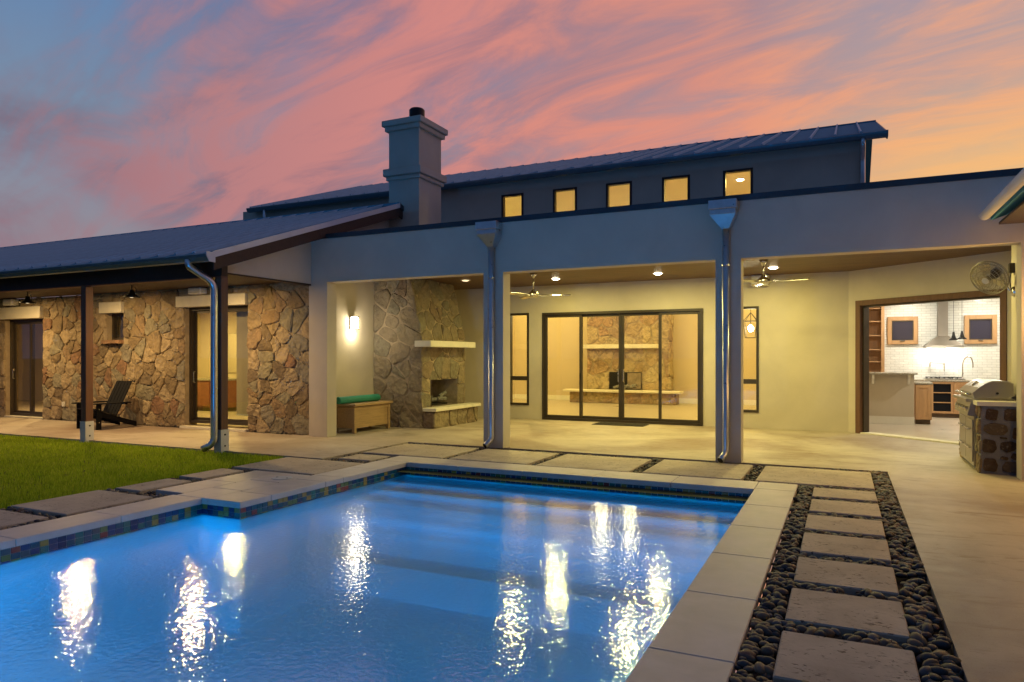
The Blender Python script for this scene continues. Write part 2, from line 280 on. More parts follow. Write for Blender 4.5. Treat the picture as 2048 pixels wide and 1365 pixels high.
# ------------------------------------------------------------------ mesh helpers
class MB:
    """collects faces, then links them as ONE mesh object"""
    def __init__(s): s.v = []; s.f = []; s.tone = []
    def poly(s, pts, tone=None):
        i = len(s.v); s.v += [tuple(p) for p in pts]; s.f.append(tuple(range(i, i+len(pts))))
        if tone is not None: s.tone += [tone]*len(pts)
        return s
    def box(s, x0, x1, y0, y1, z0, z1):
        return s.hexa([(x0, y0, z0), (x1, y0, z0), (x1, y1, z0), (x0, y1, z0), (x0, y0, z1), (x1, y0, z1), (x1, y1, z1), (x0, y1, z1)])
    def hexa(s, p):
        i = len(s.v); s.v += [tuple(q) for q in p]
        s.f += [tuple(i+k for k in f) for f in ((0, 3, 2, 1), (4, 5, 6, 7), (0, 1, 5, 4), (1, 2, 6, 5), (2, 3, 7, 6), (3, 0, 4, 7))]
        return s
    def beam(s, a, b, w, h, up=(0, 0, 1)):
        """box from a to b, w across, h along up"""
        a, b, up = Vector(a), Vector(b), Vector(up); d = (b-a).normalized()
        sd = d.cross(up).normalized()*(w/2); u = sd.cross(d).normalized()*(h/2)
        return s.hexa([a-sd-u, a+sd-u, b+sd-u, b-sd-u, a-sd+u, a+sd+u, b+sd+u, b-sd+u])
    def prism(s, pts, ext):
        """closed outline pts (3D, planar) extruded by vector ext"""
        n = len(pts); i = len(s.v); e = Vector(ext)
        s.v += [tuple(p) for p in pts] + [tuple(Vector(p)+e) for p in pts]
        s.f.append(tuple(i+k for k in range(n))); s.f.append(tuple(i+n+k for k in reversed(range(n))))
        for k in range(n): s.f.append((i+k, i+n+k, i+n+(k+1) % n, i+(k+1) % n))
        return s
    def tube(s, path, r, n=10, caps=True):
        path = [Vector(p) for p in path]; rings = []; prev = None
        rr = r if isinstance(r, (list, tuple)) else [r]*len(path)
        for k, p in enumerate(path):
            d = (path[min(k+1, len(path)-1)]-path[max(k-1, 0)]).normalized()
            if prev is None:
                ref = Vector((0, 0, 1)) if abs(d.z) < 0.9 else Vector((1, 0, 0)); a = d.cross(ref).normalized()
            else: a = (prev-d*prev.dot(d)).normalized()
            prev = a; b = d.cross(a); i = len(s.v); rings.append(i)
            s.v += [tuple(p+(a*math.cos(t)+b*math.sin(t))*rr[k]) for t in (2*math.pi*q/n for q in range(n))]
        for r0, r1 in zip(rings, rings[1:]):
            for q in range(n): s.f.append((r0+q, r0+(q+1) % n, r1+(q+1) % n, r1+q))
        if caps: s.f.append(tuple(rings[0]+q for q in reversed(range(n)))); s.f.append(tuple(rings[-1]+q for q in range(n)))
        return s
    def lathe(s, prof, c=(0, 0, 0), axis=(0, 0, 1), n=20):
        """prof: (radius, distance along axis)"""
        ax = Vector(axis).normalized(); ref = Vector((0, 0, 1)) if abs(ax.z) < 0.9 else Vector((1, 0, 0))
        a = ax.cross(ref).normalized(); b = ax.cross(a); c = Vector(c); rings = []
        for r, h in prof:
            i = len(s.v); rings.append(i)
            s.v += [tuple(c+ax*h+(a*math.cos(t)+b*math.sin(t))*max(r, 1e-4)) for t in (2*math.pi*q/n for q in range(n))]
        for r0, r1 in zip(rings, rings[1:]):
            for q in range(n): s.f.append((r0+q, r0+(q+1) % n, r1+(q+1) % n, r1+q))
        s.f.append(tuple(rings[0]+q for q in reversed(range(n)))); s.f.append(tuple(rings[-1]+q for q in range(n)))
        return s
    def mesh(s, name):
        me = bpy.data.meshes.new(name); me.from_pydata(s.v, [], s.f)
        if s.tone:
            at = me.attributes.new('tone', 'FLOAT', 'POINT'); at.data.foreach_set('value', s.tone)
        return me
    def build(s, name, mat, parent=None, smooth=False, bevel=0.0, recalc=True, loc=None):
        me = s.mesh(name)
        if recalc or bevel:
            bm = bmesh.new(); bm.from_mesh(me); bmesh.ops.recalc_face_normals(bm, faces=bm.faces)
            if bevel: bmesh.ops.bevel(bm, geom=list(bm.edges), offset=bevel, segments=1, affect='EDGES', clamp_overlap=True)
            bm.to_mesh(me); bm.free()
        if smooth: me.polygons.foreach_set('use_smooth', [True]*len(me.polygons))
        me.materials.append(MATS[mat])
        return link(name, me, parent, loc)
def link(name, me, parent=None, loc=None):
    o = bpy.data.objects.new(name, me); COL.objects.link(o)
    if parent is not None: o.parent = parent
    if loc is not None: o.location = loc
    return o
def empty(name, loc=(0, 0, 0)):
    o = bpy.data.objects.new(name, None); COL.objects.link(o); o.location = loc; o.empty_display_size = 0.2
    return o
def tag(o, label, cat, group=None):
    o['label'] = label; o['category'] = cat
    if group: o['group'] = group
    return o
def struct(o): o['kind'] = 'structure'; return o
def stuff(o): o['kind'] = 'stuff'; return o
def smooth_path(pts, rad=0.08, seg=5):
    """round the corners of a polyline"""
    pts = [Vector(p) for p in pts]; out = [pts[0]]
    for a, b, c in zip(pts, pts[1:], pts[2:]):
        d0 = (a-b); d1 = (c-b); r = min(rad, d0.length*0.45, d1.length*0.45)
        p0 = b+d0.normalized()*r; p2 = b+d1.normalized()*r
        for k in range(seg+1):
            t = k/seg; out.append(p0*(1-t)**2+b*2*t*(1-t)+p2*t*t)
    return out+[pts[-1]]
def lamp(name, loc, power, col, size=0.14, aim=(0, 0, -1), parent=None, spread=180, shape='DISK'):
    d = bpy.data.lights.new(name, 'AREA'); d.shape = shape; d.size = size; d.energy = power; d.color = col; d.spread = R(spread)
    o = bpy.data.objects.new(name, d); COL.objects.link(o); o.location = loc
    o.rotation_euler = Vector(aim).to_track_quat('-Z', 'Y').to_euler()
    if parent is not None: o.parent = parent
    return o
def bulb(name, loc, power, col, r=0.04, parent=None):
    d = bpy.data.lights.new(name, 'POINT'); d.energy = power; d.color = col; d.shadow_soft_size = r
    o = bpy.data.objects.new(name, d); COL.objects.link(o); o.location = loc
    if parent is not None: o.parent = parent
    return o
def wall(name, mat, u0, u1, z0, z1, t, holes, place, parent):
    """upright wall of thickness t with rectangular openings; place(u, d, z) -> world point"""
    us = sorted({u0, u1, *[h[0] for h in holes], *[h[1] for h in holes]}); zs = sorted({z0, z1, *[h[2] for h in holes], *[h[3] for h in holes]})
    us = [u for u in us if u0 <= u <= u1]; zs = [z for z in zs if z0 <= z <= z1]
    def solid(i, j):
        if not (0 <= i < len(us)-1 and 0 <= j < len(zs)-1): return False
        cu = (us[i]+us[i+1])/2; cz = (zs[j]+zs[j+1])/2
        return not any(h[0] < cu < h[1] and h[2] < cz < h[3] for h in holes)
    b = MB()
    for i in range(len(us)-1):
        for j in range(len(zs)-1):
            if not solid(i, j): continue
            a, c, e, g = us[i], us[i+1], zs[j], zs[j+1]
            b.poly([place(a, 0, e), place(c, 0, e), place(c, 0, g), place(a, 0, g)]); b.poly([place(a, t, e), place(a, t, g), place(c, t, g), place(c, t, e)])
            if not solid(i-1, j): b.poly([place(a, 0, e), place(a, 0, g), place(a, t, g), place(a, t, e)])
            if not solid(i+1, j): b.poly([place(c, 0, e), place(c, t, e), place(c, t, g), place(c, 0, g)])
            if not solid(i, j-1): b.poly([place(a, 0, e), place(a, t, e), place(c, t, e), place(c, 0, e)])
            if not solid(i, j+1): b.poly([place(a, 0, g), place(c, 0, g), place(c, t, g), place(a, t, g)])
    me = b.mesh(name); bm = bmesh.new(); bm.from_mesh(me); bmesh.ops.remove_doubles(bm, verts=bm.verts, dist=1e-4)
    bmesh.ops.recalc_face_normals(bm, faces=bm.faces); bm.to_mesh(me); bm.free(); me.materials.append(MATS[mat])
    return link(name, me, parent)
def frame(b, place, u0, u1, z0, z1, w, d0, d1):
    """rectangular frame of member width w between depths d0, d1"""
    def bx(a, c, e, g):
        b.hexa([place(a, d0, e), place(c, d0, e), place(c, d1, e), place(a, d1, e), place(a, d0, g), place(c, d0, g), place(c, d1, g), place(a, d1, g)])
    bx(u0, u0+w, z0, z1); bx(u1-w, u1, z0, z1); bx(u0+w, u1-w, z0, z0+w); bx(u0+w, u1-w, z1-w, z1)

# rubble masonry: Voronoi stones, every one an object
def clip(poly, n, c):
    out = []
    for i, p in enumerate(poly):
        q = poly[(i+1) % len(poly)]; dp = p[0]*n[0]+p[1]*n[1]-c; dq = q[0]*n[0]+q[1]*n[1]-c
        if dp <= 0: out.append(p)
        if dp*dq < 0:
            t = dp/(dp-dq); out.append((p[0]+(q[0]-p[0])*t, p[1]+(q[1]-p[1])*t))
    return out
def rubble(u0, u1, v0, v1, size, gap, holes, seed, aspect=1.15):
    rg = random.Random(seed); pts = []
    nv = max(1, round((v1-v0)/size)); 
    for j in range(nv):
        nu = max(1, round((u1-u0)/(size*aspect)))
        for i in range(nu):
            if rg.random() < 0.10: continue
            u = u0+(i+0.5+(0.25 if j % 2 else -0.25)+rg.uniform(-0.42, 0.42))*(u1-u0)/nu; v = v0+(j+0.5+rg.uniform(-0.42, 0.42))*(v1-v0)/nv
            pts.append((u, v))
            if rg.random() < 0.16: pts.append((u+rg.uniform(-.5, .5)*size, v+rg.uniform(-.5, .5)*size))
    pts = [p for p in pts if u0 < p[0] < u1 and v0 < p[1] < v1 and not any(h[0]-.03 < p[0] < h[1]+.03 and h[2]-.03 < p[1] < h[3]+.03 for h in holes)]
    cells = []
    for k, p in enumerate(pts):
        g = gap*rg.uniform(0.6, 1.5)/2
        poly = [(u0, v0), (u1, v0), (u1, v1), (u0, v1)]
        for q in pts:
            dx, dy = q[0]-p[0], q[1]-p[1]; L = math.hypot(dx, dy)
            if L < 1e-6 or L > size*4.5: continue
            n = (dx/L, dy/L); poly = clip(poly, n, n[0]*(p[0]+q[0])/2+n[1]*(p[1]+q[1])/2-g)
            if len(poly) < 3: break
        for h in holes:
            if len(poly) < 3: break
            bu0, bu1 = min(q[0] for q in poly), max(q[0] for q in poly); bv0, bv1 = min(q[1] for q in poly), max(q[1] for q in poly)
            if bu1 <= h[0] or bu0 >= h[1] or bv1 <= h[2] or bv0 >= h[3]: continue
            sep = [(h[0]-p[0], (1, 0), h[0]-g), (p[0]-h[1], (-1, 0), -h[1]-g), (h[2]-p[1], (0, 1), h[2]-g), (p[1]-h[3], (0, -1), -h[3]-g)]
            _, n, c = max(sep); poly = clip(poly, n, c)
        if len(poly) < 3: continue
        ar = abs(sum(a[0]*b[1]-b[0]*a[1] for a, b in zip(poly, poly[1:]+poly[:1])))/2
        if ar < 0.004: continue
        # soften corners, roughen edges
        out = []
        for a, b in zip(poly, poly[1:]+poly[:1]):
            L = math.hypot(b[0]-a[0], b[1]-a[1])
            if L < 0.02: out.append(((a[0]+b[0])/2, (a[1]+b[1])/2)); continue
            f = min(0.25, 0.05/L) if L > 0.08 else 0.3
            for t in ((f, 1-f) if L < size*0.7 else (f, 0.5, 1-f)):
                j = 0.016 if t == 0.5 else 0.009
                out.append((a[0]+(b[0]-a[0])*t+rg.uniform(-j, j), a[1]+(b[1]-a[1])*t+rg.uniform(-j, j)))
        cells.append(out)
    return cells
def lay_stones(cells, place, mat, parent, seed, d0=0.03, d1=0.075, back=-0.01, joined=None):
    """place(u, v, depth) -> world; depth counts outwards"""
    rg = random.Random(seed); J = MB()
    for cell in cells:
        n = len(cell); cu = sum(p[0] for p in cell)/n; cv = sum(p[1] for p in cell)/n
        d = rg.uniform(d0, d1); tu, tv = rg.uniform(-.06, .06), rg.uniform(-.06, .06)
        b = MB(); b.v = []
        for k, (u, v) in enumerate(cell): b.v.append(place(u, v, back))
        for k, (u, v) in enumerate(cell): b.v.append(place(cu+(u-cu)*0.985, cv+(v-cv)*0.985, max(0.012, d*0.72+(u-cu)*tu+(v-cv)*tv+rg.uniform(-.006, .006))))
        for k, (u, v) in enumerate(cell): b.v.append(place(cu+(u-cu)*(q_:=rg.uniform(.80, .93)), cv+(v-cv)*q_, max(0.014, d+(u-cu)*tu*1.5+(v-cv)*tv*1.5+rg.uniform(-.008, .008))))
        b.v.append(place(cu, cv, d+rg.uniform(-0.008, 0.012)))
        b.v = [tuple(p) for p in b.v]
        for k in range(n):
            q = (k+1) % n
            b.f += [(k, q, n+q, n+k), (n+k, n+q, 2*n+q, 2*n+k), (2*n+k, 2*n+q, 3*n)]
        if joined: i0 = len(J.v); J.v += b.v; J.f += [tuple(i0+k for k in f) for f in b.f]
        else: b.build('stone', mat, parent)
    if joined: return J.build(joined, mat, parent)

# ================================================================== THE SETTING
WATER = -0.17
# --- ground: one sheet to the horizon with a cut-out where paving, pebbles and pool lie
b = MB(); xs = [-600, -7.75, 3.2, 600]; ys = [-600, -9.0, 8.12, 600]
for i in range(3):
    for j in range(3):
        if i == 1 and j == 1: continue
        b.poly([(xs[i], ys[j], -0.10), (xs[i+1], ys[j], -0.10), (xs[i+1], ys[j+1], -0.10), (xs[i], ys[j+1], -0.10)])
struct(b.build('ground', 'field'))
# --- concrete paving: porch slab, patio floor, side terrace (butted)
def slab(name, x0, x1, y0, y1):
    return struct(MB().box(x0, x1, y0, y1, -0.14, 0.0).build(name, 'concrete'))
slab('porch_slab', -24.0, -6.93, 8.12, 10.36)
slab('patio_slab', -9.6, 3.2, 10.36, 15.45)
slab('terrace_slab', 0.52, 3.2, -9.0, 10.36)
# --- lawn soil, then blades
struct(MB().box(-24, -7.62, 2.0, 8.115, -0.13, -0.045).build('lawn', 'lawn_soil'))
rs = np.random.RandomState(4)
NB = 150000
gx = -7.63-rs.rand(NB)**1.25*10.5; gy = 2.6+rs.rand(NB)*5.5
h = 0.030+0.035*rs.rand(NB); ang = rs.rand(NB)*6.283; lean = 0.45*rs.rand(NB); la = rs.rand(NB)*6.283
hw = 0.0035+0.003*rs.rand(NB)
V = np.zeros((NB, 3, 3), np.float32)
V[:, 0, 0] = gx-hw*np.cos(ang); V[:, 0, 1] = gy-hw*np.sin(ang); V[:, 1, 0] = gx+hw*np.cos(ang); V[:, 1, 1] = gy+hw*np.sin(ang)
V[:, 2, 0] = gx+h*lean*np.cos(la); V[:, 2, 1] = gy+h*lean*np.sin(la); V[:, :2, 2] = -0.046; V[:, 2, 2] = -0.046+h
me = bpy.data.meshes.new('grass'); me.vertices.add(NB*3); me.vertices.foreach_set('co', V.ravel())
me.loops.add(NB*3); me.loops.foreach_set('vertex_index', np.arange(NB*3, dtype=np.int32))
me.polygons.add(NB); me.polygons.foreach_set('loop_start', np.arange(0, NB*3, 3, dtype=np.int32)); me.polygons.foreach_set('loop_total', np.full(NB, 3, np.int32))
me.update(); at = me.attributes.new('tone', 'FLOAT', 'POINT'); at.data.foreach_set('value', np.repeat(rs.rand(NB), 3).astype(np.float32))
me.materials.append(MATS['grass_blade']); stuff(link('grass', me))['label'] = 'short green lawn grass beside the porch slab'

# --- pool: L-shaped basin, steps along the far side, mosaic water line
PX0, PX1, PXN, PYS, PYF, PYN = -5.62, -0.895, -6.16, 5.32, 8.35, -2.6     # left (far part), right, left (near part), step-in, far, near
FLOOR = -1.35
outline = [(PX1, PYN), (PX1, PYF), (PX0, PYF), (PX0, PYS), (PXN, PYS), (PXN, PYN)]
b = MB()
b.poly([(x, y, FLOOR) for x, y in outline])
for (xa, ya), (xb, yb) in zip(outline, outline[1:]+outline[:1]): b.poly([(xa, ya, FLOOR), (xb, yb, FLOOR), (xb, yb, -0.06), (xa, ya, -0.06)])
pool = struct(b.build('pool', 'pool_plaster', recalc=False))
sd_ = (0.42, 0.80, 1.18, 1.56)
for k, z in enumerate((-0.33, -0.50, -0.70, -0.95)):                 # broad entry steps with pale nosing
    y1 = PYF-0.004 if k == 0 else PYF-sd_[k-1]
    MB().box(PX0+0.004, PX1-0.004, PYF-sd_[k], y1, FLOOR+0.004, z).build('pool_step', 'pool_plaster', pool)
    if k < 3: MB().box(PX0+0.004, PX1-0.004, PYF-sd_[k]-.004, PYF-sd_[k]+.07, z-.05, z+.004).build('step_nosing', 'step_plaster', pool)
b = MB(); rg = random.Random(11)
def tiles(a, c, nrm, z_rows):
    """glazed squares along a pool wall from a to c, standing proud along nrm"""
    L = math.hypot(c[0]-a[0], c[1]-a[1]); n = int(L/0.075); du = ((c[0]-a[0])/L, (c[1]-a[1])/L); w = L/n
    for i in range(n):
        fam = rg.random()
        for z0, z1 in z_rows:
            p = lambda t, d, z: (a[0]+du[0]*t+nrm[0]*d, a[1]+du[1]*t+nrm[1]*d, z)
            t0, t1 = i*w+.003, (i+1)*w-.003; tone = rg.random() if rg.random() < 0.55 else fam
            q = [p(t0, .006, z0), p(t1, .006, z0), p(t1, .006, z1), p(t0, .006, z1)]
            b.poly(q, tone)
            r = [p(t0, .0, z0), p(t1, .0, z0), p(t1, .0, z1), p(t0, .0, z1)]
            for k in range(4): b.poly([q[k], r[k], r[(k+1) % 4], q[(k+1) % 4]], tone)
rows = [(-0.112, -0.064), (-0.162, -0.115), (-0.212, -0.165)]
tiles((PX0, PYF), (PX1, PYF), (0, -1), rows); tiles((PX0, PYS), (PX0, PYF), (1, 0), rows)
tiles((PXN, PYS), (PX0, PYS), (0, -1), rows); tiles((PXN, 0.0), (PXN, PYS), (1, 0), rows); tiles((PX1, 0.0), (PX1, PYF), (-1, 0), rows)
stuff(b.build('waterline_tile', 'mosaic', pool))
struct(MB().poly([(x+(0.001 if x < -3 else -0.001), y, WATER) for x, y in outline]).build('pool_water', 'water', recalc=False))
# pool lamp sunk in the near end wall
pl = empty('pool_light', (-3.3, PYN+0.03, -0.62)); tag(pl, 'round blue pool lamp set under water in the end wall', 'pool light')
MB().lathe([(0.13, 0), (0.15, 0.01), (0.15, 0.03), (0.12, 0.035)], (0, -0.02, 0), (0, 1, 0)).build('trim_ring', 'stainless', pl, smooth=False)
MB().lathe([(0.115, 0.0), (0.115, 0.018), (0.05, 0.024)], (0, 0.0, 0), (0, 1, 0)).build('lens', 'pool_lens', pl)
lamp('pool_lamp', (0, 0.05, 0), 760.0, (0.0, 0.38, 1.0), 0.2, (0, 1, -0.30), pl)

# --- coping: separate limestone slabs with open joints
coping = struct(empty('pool_coping'))
def cope(x0, x1, y0, y1): MB().box(x0+.0025, x1-.0025, y0+.0025, y1-.0025, -0.062, 0.004).build('coping_slab', 'coping_stone', coping, bevel=0.006)
ov = 0.02                                                             # overhang over the water
ye = [8.85-0.47] + [7.44, 6.475, 5.50, 4.53, 3.56, 2.59, 1.62, 0.65, -0.32, -1.29, PYN]
for a, c in zip(ye, ye[1:]): cope(PX1-ov, -0.48, c, a)                # right side
xe = [-0.48, -0.895-0.02, -1.86, -2.83, -3.80, -4.77, PX0+ov, -6.07]
cope(PX1-ov, -0.48, PYF-ov+.05, 8.85)
for a, c in zip(xe[1:], xe[2:]): cope(c, a, PYF-ov, 8.85)             # far side
cope(-6.07, PX0+ov, 7.66, PYF-ov); cope(-6.07, PX0+ov, 6.95, 7.66)    # left, far part
# raised left bay of the coping: five slabs round the skimmer
cope(-6.07, PX0+ov, 5.30, 5.74); cope(-6.07, PX0+ov, 5.74, 6.62); cope(-6.07, PX0+ov, 6.62, 6.95)
cope(-6.54, -6.07, 5.30, 5.78); cope(-6.54, -6.07, 5.78, 6.34); cope(-7.0, -6.54, 5.40, 6.13); cope(-7.0, -6.54, 6.13, 6.90); cope(-6.54, -6.07, 6.34, 6.90)
yl = [5.30, 4.38, 3.45, 2.5, 1.55, 0.6, -0.35, -1.3, PYN]
for a, c in zip(yl, yl[1:]): cope(-6.58, PXN+ov, c, a)                # left, near part
for k in range(6): cope(-6.58+k*1.0167, -6.58+(k+1)*1.0167, PYN-.45, PYN)  # near end
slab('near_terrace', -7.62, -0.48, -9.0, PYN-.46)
sk = MB().lathe([(0.118, 0), (0.125, 0.004), (0.12, 0.008), (0.02, 0.009)], (-6.25, 6.58, 0.0035), n=32).build('skimmer_lid', 'skimmer_plastic', coping)
MB().box(-6.34, -6.32, 6.57, 6.59, 0.0125, 0.0145).box(-6.18, -6.16, 6.57, 6.59, 0.0125, 0.0145).build('lid_screw', 'black_metal', sk)

# --- pebble beds and stepping slabs
bed = b = MB()
for x0, x1, y0, y1 in ((-0.48, 0.52, -9, 10.36), (-6.93, -0.48, 8.85, 10.36), (-7.62, -6.07, 6.9, 8.12), (-6.93, -6.07, 8.12, 8.85), (-7.62, -6.58, 2.0, 5.30), (-7.62, -7.0, 5.3, 6.9), (-7.0, -6.58, 5.3, 5.4)):
    b.poly([(x0, y0, -0.062), (x1, y0, -0.062), (x1, y1, -0.062), (x0, y1, -0.062)])
bed = struct(b.build('pebble_bed', 'soil', recalc=False))
pavers = []
def paver(x0, x1, y0, y1, jig=0.004):
    rg = random.Random(int(x0*1000+y0*77)); j = lambda: rg.uniform(-jig, jig); z = rg.uniform(-.004, .004)
    pts = [(x0+j(), y0+j()), (x1+j(), y0+j()), (x1+j(), y1+j()), (x0+j(), y1+j())]
    MB().hexa([(*p, -0.07) for p in pts]+[(*p, 0.004+z) for p in pts]).build('paver', 'paver_stone', bed, bevel=0.008)
    pavers.append((x0, x1, y0, y1))
for y0, y1 in ((8.185, 8.734), (7.384, 8.015), (6.622, 7.22), (5.825, 6.453), (5.05, 5.658), (4.282, 4.881), (3.49, 4.106), (2.70, 3.32), (1.91, 2.53), (1.12, 1.74), (0.33, 0.95), (-0.46, 0.16), (-1.25, -0.63)):
    paver(-0.305, 0.32, y0, y1)
paver(-0.965, 0.32, 8.91, 10.16)
paver(-2.36, -1.13, 8.90, 10.16); paver(-3.86, -2.54, 8.90, 10.14); paver(-5.25, -3.99, 8.90, 10.12); paver(-6.80, -5.38, 8.91, 10.12)
paver(-6.76, -6.19, 8.27, 8.77); paver(-7.52, -6.11, 7.0, 8.03); paver(-7.53, -7.13, 6.15, 6.82); paver(-7.51, -7.09, 5.28, 5.97)
paver(-7.57, -6.68, 4.20, 5.13); paver(-7.55, -6.71, 3.2, 4.06); paver(-7.55, -6.71, 2.2, 3.05)
# pebbles: a handful of shapes; the 300 nearest are objects of their own, the rest one drift
rg = random.Random(21); shapes = []
for k in range(7):
    bm = bmesh.new(); bmesh.ops.create_icosphere(bm, subdivisions=2, radius=1.0)
    sxx, syy, szz = rg.uniform(.85, 1.2), rg.uniform(.55, .85), rg.uniform(.34, .6)
    ph = [rg.uniform(0, 6) for _ in range(3)]
    for v in bm.verts:
        f = 1+.09*math.sin(2.1*v.co.x+ph[0])+.08*math.sin(2.6*v.co.y+ph[1])+.05*math.sin(3*v.co.z+ph[2])
        v.co = Vector((v.co.x*sxx*f, v.co.y*syy*f, v.co.z*szz*f))
    me = bpy.data.meshes.new('pebble'); bm.to_mesh(me); bm.free(); me.polygons.foreach_set('use_smooth', [True]*len(me.polygons)); me.materials.append(MATS['pebble']); shapes.append(me)
def free(x, y, r):
    if any(p[0]-r*.55 < x < p[1]+r*.55 and p[2]-r*.55 < y < p[3]+r*.55 for p in pavers): return False
    return True
spots = []
def fill(x0, x1, y0, y1, dens, rmin, rmax):
    for _ in range(int((x1-x0)*(y1-y0)*dens)):
        r = rg.uniform(rmin, rmax); x = rg.uniform(x0+r*.6, x1-r*.6); y = rg.uniform(y0+r*.6, y1-r*.6)
        if free(x, y, r): spots.append((x, y, r))
fill(-0.48, 0.52, 2.2, 5.5, 640, 0.019, 0.050); fill(-0.48, 0.52, 5.5, 10.34, 680, 0.019, 0.042)
fill(-6.9, -0.48, 8.86, 10.34, 620, 0.014, 0.028)
fill(-7.6, -6.08, 6.92, 8.11, 560, 0.016, 0.03); fill(-6.92, -6.08, 8.12, 8.86, 560, 0.014, 0.028)
fill(-7.6, -6.59, 2.5, 5.29, 560, 0.018, 0.036); fill(-7.6, -7.01, 5.29, 6.9, 560, 0.016, 0.03)
spots.sort(key=lambda s: -s[2]/max(1.0, math.hypot(s[0], s[1])) if not (s[1] < 2.6) else 0)
drift = {'v': [], 'f': [], 't': []}; base = [(np.array([tuple(v.co) for v in me.vertices]), np.array([tuple(p.vertices) for p in me.polygons])) for me in shapes]
DV, DF, DT, off = [], [], [], 0
for i, (x, y, r) in enumerate(spots):
    k = rg.randrange(7); z = -0.048+r*0.45+rg.uniform(0, 0.022); rot = Matrix.Rotation(rg.uniform(0, 6.28), 3, 'Z') @ Matrix.Rotation(rg.uniform(-.4, .4), 3, 'X') @ Matrix.Rotation(rg.uniform(-.3, .3), 3, 'Y')
    if i < 300:
        o = link('pebble', shapes[k], bed, (x, y, z)); o.rotation_euler = rot.to_euler(); o.scale = (r, r, r)
    else:
        vv = (base[k][0]*r) @ np.array(rot).T + np.array((x, y, z)); DV.append(vv); DF.append(base[k][1]+off); DT.append(np.full(len(vv), rg.random())); off += len(vv)
DV = np.concatenate(DV); DF = np.concatenate(DF)
me = bpy.data.meshes.new('pebble_drift'); me.from_pydata(DV.tolist(), [], DF.tolist()); at = me.attributes.new('tone', 'FLOAT', 'POINT'); at.data.foreach_set('value', np.concatenate(DT).astype(np.float32))
me.polygons.foreach_set('use_smooth', [True]*len(me.polygons)); me.materials.append(MATS['pebble']); stuff(link('pebble_drift', me, bed))

# ================================================================== THE HOUSE
house = tag(empty('house', (0, 0, 0)), 'cream stucco house with stone wing, metal roofs, chimney and open patio', 'house')
YF, YB, ZC = 10.30, 15.45, 3.20                       # facade, patio back wall, patio ceiling
px = lambda y0: (lambda u, d, z: (u, y0+d, z))        # walls that run along X
# --- facade frame
for x0, x1 in ((-9.117, -8.687), (-5.40, -5.04), (-1.656, -1.306), (1.948, 2.75)):
    o = MB().box(x0, x1, YF, YF+0.27, 0.0, 2.89).build('column', 'stucco', house)
MB().box(-9.117, 6.0, YF, YF+0.27, 2.89, 3.70).build('parapet', 'stucco', house)
MB().box(-9.10, 6.0, YF-0.018, YF+0.30, 3.70, 3.785).build('parapet_cap', 'flashing', house)
MB().box(2.08, 2.75, YF+0.27, 11.6, 0.0, ZC).build('side_pier', 'stucco', house)
MB().box(-9.2, 6.0, YF+0.30, YB, 3.26, 3.40).build('flat_roof', 'membrane', house)
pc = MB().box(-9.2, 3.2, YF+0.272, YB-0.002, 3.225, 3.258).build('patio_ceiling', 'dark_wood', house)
y = YF+0.275; me = None
while y < YB-0.05:
    if me is None:
        o = MB().box(-9.19, 3.1, 0.003, 0.137, 3.2, 3.224).build('ceiling_plank', 'ceiling_board', pc, bevel=0.004); me = o.data; o.location.y = y
    else: link('ceiling_plank', me, pc, (0, y, 0))
    y += 0.14
# --- patio walls
wall('patio_side_wall', 'stucco', YF+0.27, YB, 0, 3.22, 0.3, [], lambda u, d, z: (-9.22-d, u, z), house)
DOOR = (-6.51, -2.745, 0.0, 2.55); WL = (-7.40, -6.86, 0.33, 2.56); WR = (-2.13, -1.60, 0.33, 2.56)
CW = [(-7.602, -7.008), (-6.239, -5.634), (-4.929, -4.318), (-3.637, -3.024), (-2.327, -1.717)]
wall('back_wall', 'stucco', -16.2, 0.09, 0, 5.82, 0.22, [DOOR, WL, WR]+[(a, c, 4.86, 5.475) for a, c in CW], px(YB), house)
# angled kitchen wall with its wide opening
AX, AY = 0.09, YB; ADX, ADY = 0.7759, -0.6309; NX, NY = 0.6309, 0.7759
ang_pl = lambda u, d, z: (AX+ADX*u+NX*d, AY+ADY*u+NY*d, z)
wall('angled_wall', 'stucco', 0.0, 3.75, 0, 3.22, 0.24, [(0.17, 2.95, 0.0, 2.60)], ang_pl, house)
b = MB()
for u0, u1, z0, z1 in ((0.171, 0.27, 0.001, 2.50), (2.85, 2.949, 0.001, 2.50), (0.171, 2.949, 2.50, 2.599)):
    b.hexa([ang_pl(u, d, z) for z in (z0, z1) for u, d in ((u0, -0.02), (u1, -0.02), (u1, 0.25), (u0, 0.25))])
of = b.build('opening_frame', 'post_wood', house)
b = MB()
for u0, u1, z0, z1 in ((0.272, 0.30, 0.002, 2.47), (2.82, 2.848, 0.002, 2.47), (0.272, 2.848, 2.47, 2.498)):
    b.hexa([ang_pl(u, d, z) for z in (z0, z1) for u, d in ((u0, 0.06), (u1, 0.06), (u1, 0.20), (u0, 0.20))])
b.build('door_track', 'bronze_frame', of)
MB().hexa([ang_pl(u, d, z) for z in (0.002, 0.022) for u, d in ((0.275, -0.01), (2.845, -0.01), (2.845, 0.26), (0.275, 0.26))]).build('threshold', 'limestone', house)

